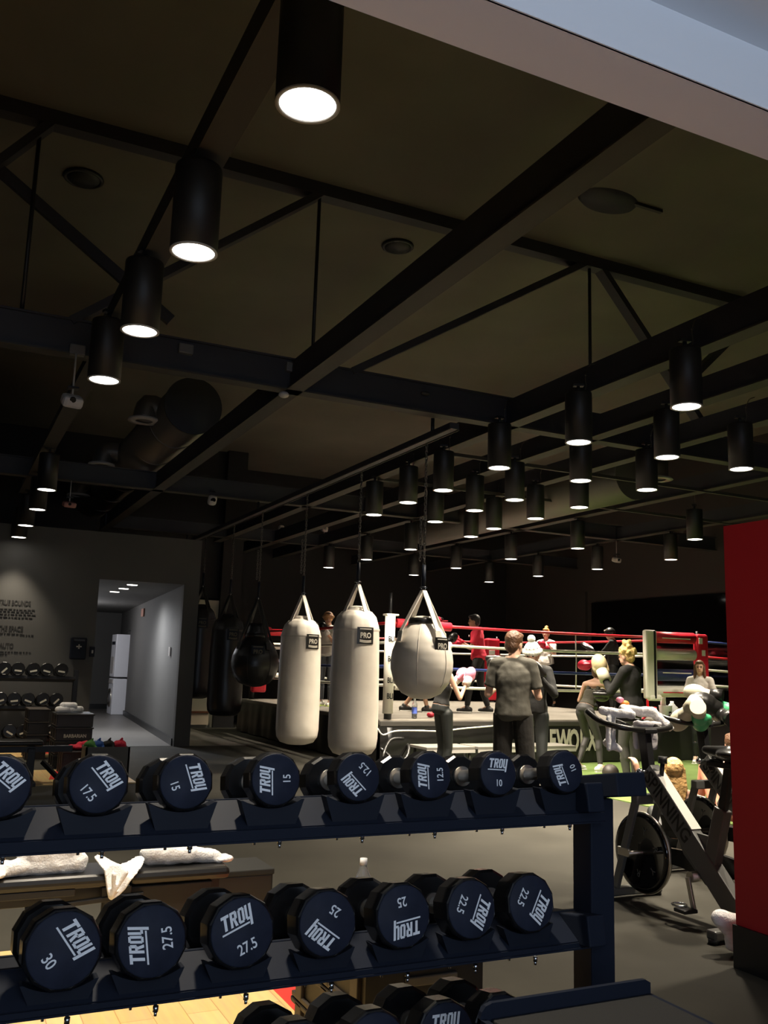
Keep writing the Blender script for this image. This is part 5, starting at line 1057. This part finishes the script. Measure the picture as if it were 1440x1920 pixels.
    for sx, dy, dz in ((-1, -.04, -.165), (1, .04, .165)):
        c_ = MB().beam((sx*.085, -.16, .255), (sx*.085, -.16+dy, .255+dz), .018, .03, .004).build('crank', CHR, b)
        MB().box((sx*.145, -.16+dy, .255+dz), (.10, .09, .022), .006).build('pedal', STEEL, c_); MB().torus((sx*.145, -.11+dy, .275+dz), .04, .006, None, 16, 6).build('toe_cage', ZINC, c_)
    return b
spin_bike((4.10, 4.36, 0), 'grey spin bike nearest the camera with white towels over its handlebar')
spin_bike((5.08, 4.86, 0), 'second spin bike half hidden by the red wall, with gloves on its handlebar')
# towels on bike 1 handlebar
def cap_px(px, py, X, r): v = ax(px, py, X); return v
hbz = 1.10
towel([('c', (4.02, 4.66, 1.14), (4.12, 4.86, 1.17), .022, .028), ('c', (3.90, 4.80, 1.16), (4.02, 4.66, 1.14), .03, .025), ('c', (4.12, 4.86, 1.17), (4.25, 4.72, 1.15), .03, .035), ('b', (3.93, 4.76, 1.02), (.10, .03, .22), .012, (0, 0, .4)), ('c', (4.26, 4.72, 1.14), (4.33, 4.66, 1.06), .03, .025), ('c', (3.92, 4.78, .96), (3.98, 4.74, .92), .03, .02)], 'white towel bunched over the near bike handlebar', noise=.02, ns=.05)
towel([('b', (4.16, 4.70, 1.01), (.17, .03, .18), .012, (0, 0, -.2)), ('c', (4.09, 4.69, 1.09), (4.25, 4.67, 1.08), .018, .018)], 'grey lavender towel hanging below the near bike handlebar', name='towel', m=LAV, noise=.02, ns=.06)
p = ax(1153, 1313, 4.12); o = MB().ell((0, 0, 0), (.022, .022, .022)).build('toy_ball', GRED, None, (p.x, p.y, p.z)); bpy.data.objects.remove(o)
p = ay(1162, 1322, 4.95); hw_ = thing('hand_wrap', 'small orange and pink hand wrap tucked in the towel on the near bike', 'wrap', (p.x, 4.9, 1.20)); MB().ell((0, 0, 0), (.035, .025, .022)).build('orange_roll', ORNG, hw_); MB().ell((-.04, 0, .025), (.03, .02, .02)).build('pink_roll', GPINK, hw_)
# gloves on bike 2
def bike_glove(px, py, rot, m1, m2, label, sc=1.0, Y=5.15):
    p = ay(px, py, Y); o = thing('boxing_glove', label, 'boxing glove', p); o.rotation_euler = rot
    MB().ell((0, .05, 0), (.065*sc, .10*sc, .07*sc)).ell((0, -.02, -.01), (.055*sc, .09*sc, .055*sc)).cap((.055*sc, 0, .01), (.055*sc, .09*sc, .02), .026*sc, .022*sc).build('mitt', m1, o, None, .007, 2)
    MB().cyl((0, -.17*sc, 0), (0, -.07*sc, 0), .056*sc, .05*sc, 18).build('cuff', m2, o)
bike_glove(1282, 1342, (-.7, .2, -.2), BEIGE, BEIGE, 'olive and cream boxing glove at the left of the second bike handlebar', 1.05)
bike_glove(1312, 1346, (-.5, .1, -.9), GGRN, BEIGE, 'bright green boxing glove lying on the second bike handlebar', 1.0, 5.05)
bike_glove(1332, 1322, (.3, .3, 1.2), GBLK, GGRN, 'black boxing glove with green cuff on top of the second bike', 1.15, 5.2)
bike_glove(1316, 1300, (.1, .2, .6), BEIGE, GBLK, 'cream boxing glove resting highest on the second bike', .9, 5.3)
bike_glove(1352, 1338, (.2, .1, -.3), GBLK, GBLK, 'plain black boxing glove at the right of the second bike handlebar', 1.05, 5.15)
# towel by the red wall
o = blob([('c', (0, 0, .16), (.10, -.06, .13), .045, .05), ('c', (.06, -.03, .06), (.16, -.08, .05), .05, .05), ('e', (.10, -.05, .03), (.10, .07, .03)), ('c', (.03, 0, .13), (.08, -.03, .06), .04, .04)], 'towel', TOWEL, vox=.007, noise=.012, ns=.05)
o.location = Vector(az(1352, 1792, 0.0))+Vector((0, 0, .02)); tag(o, 'crumpled white towel on the floor by the end of the red wall', 'towel')
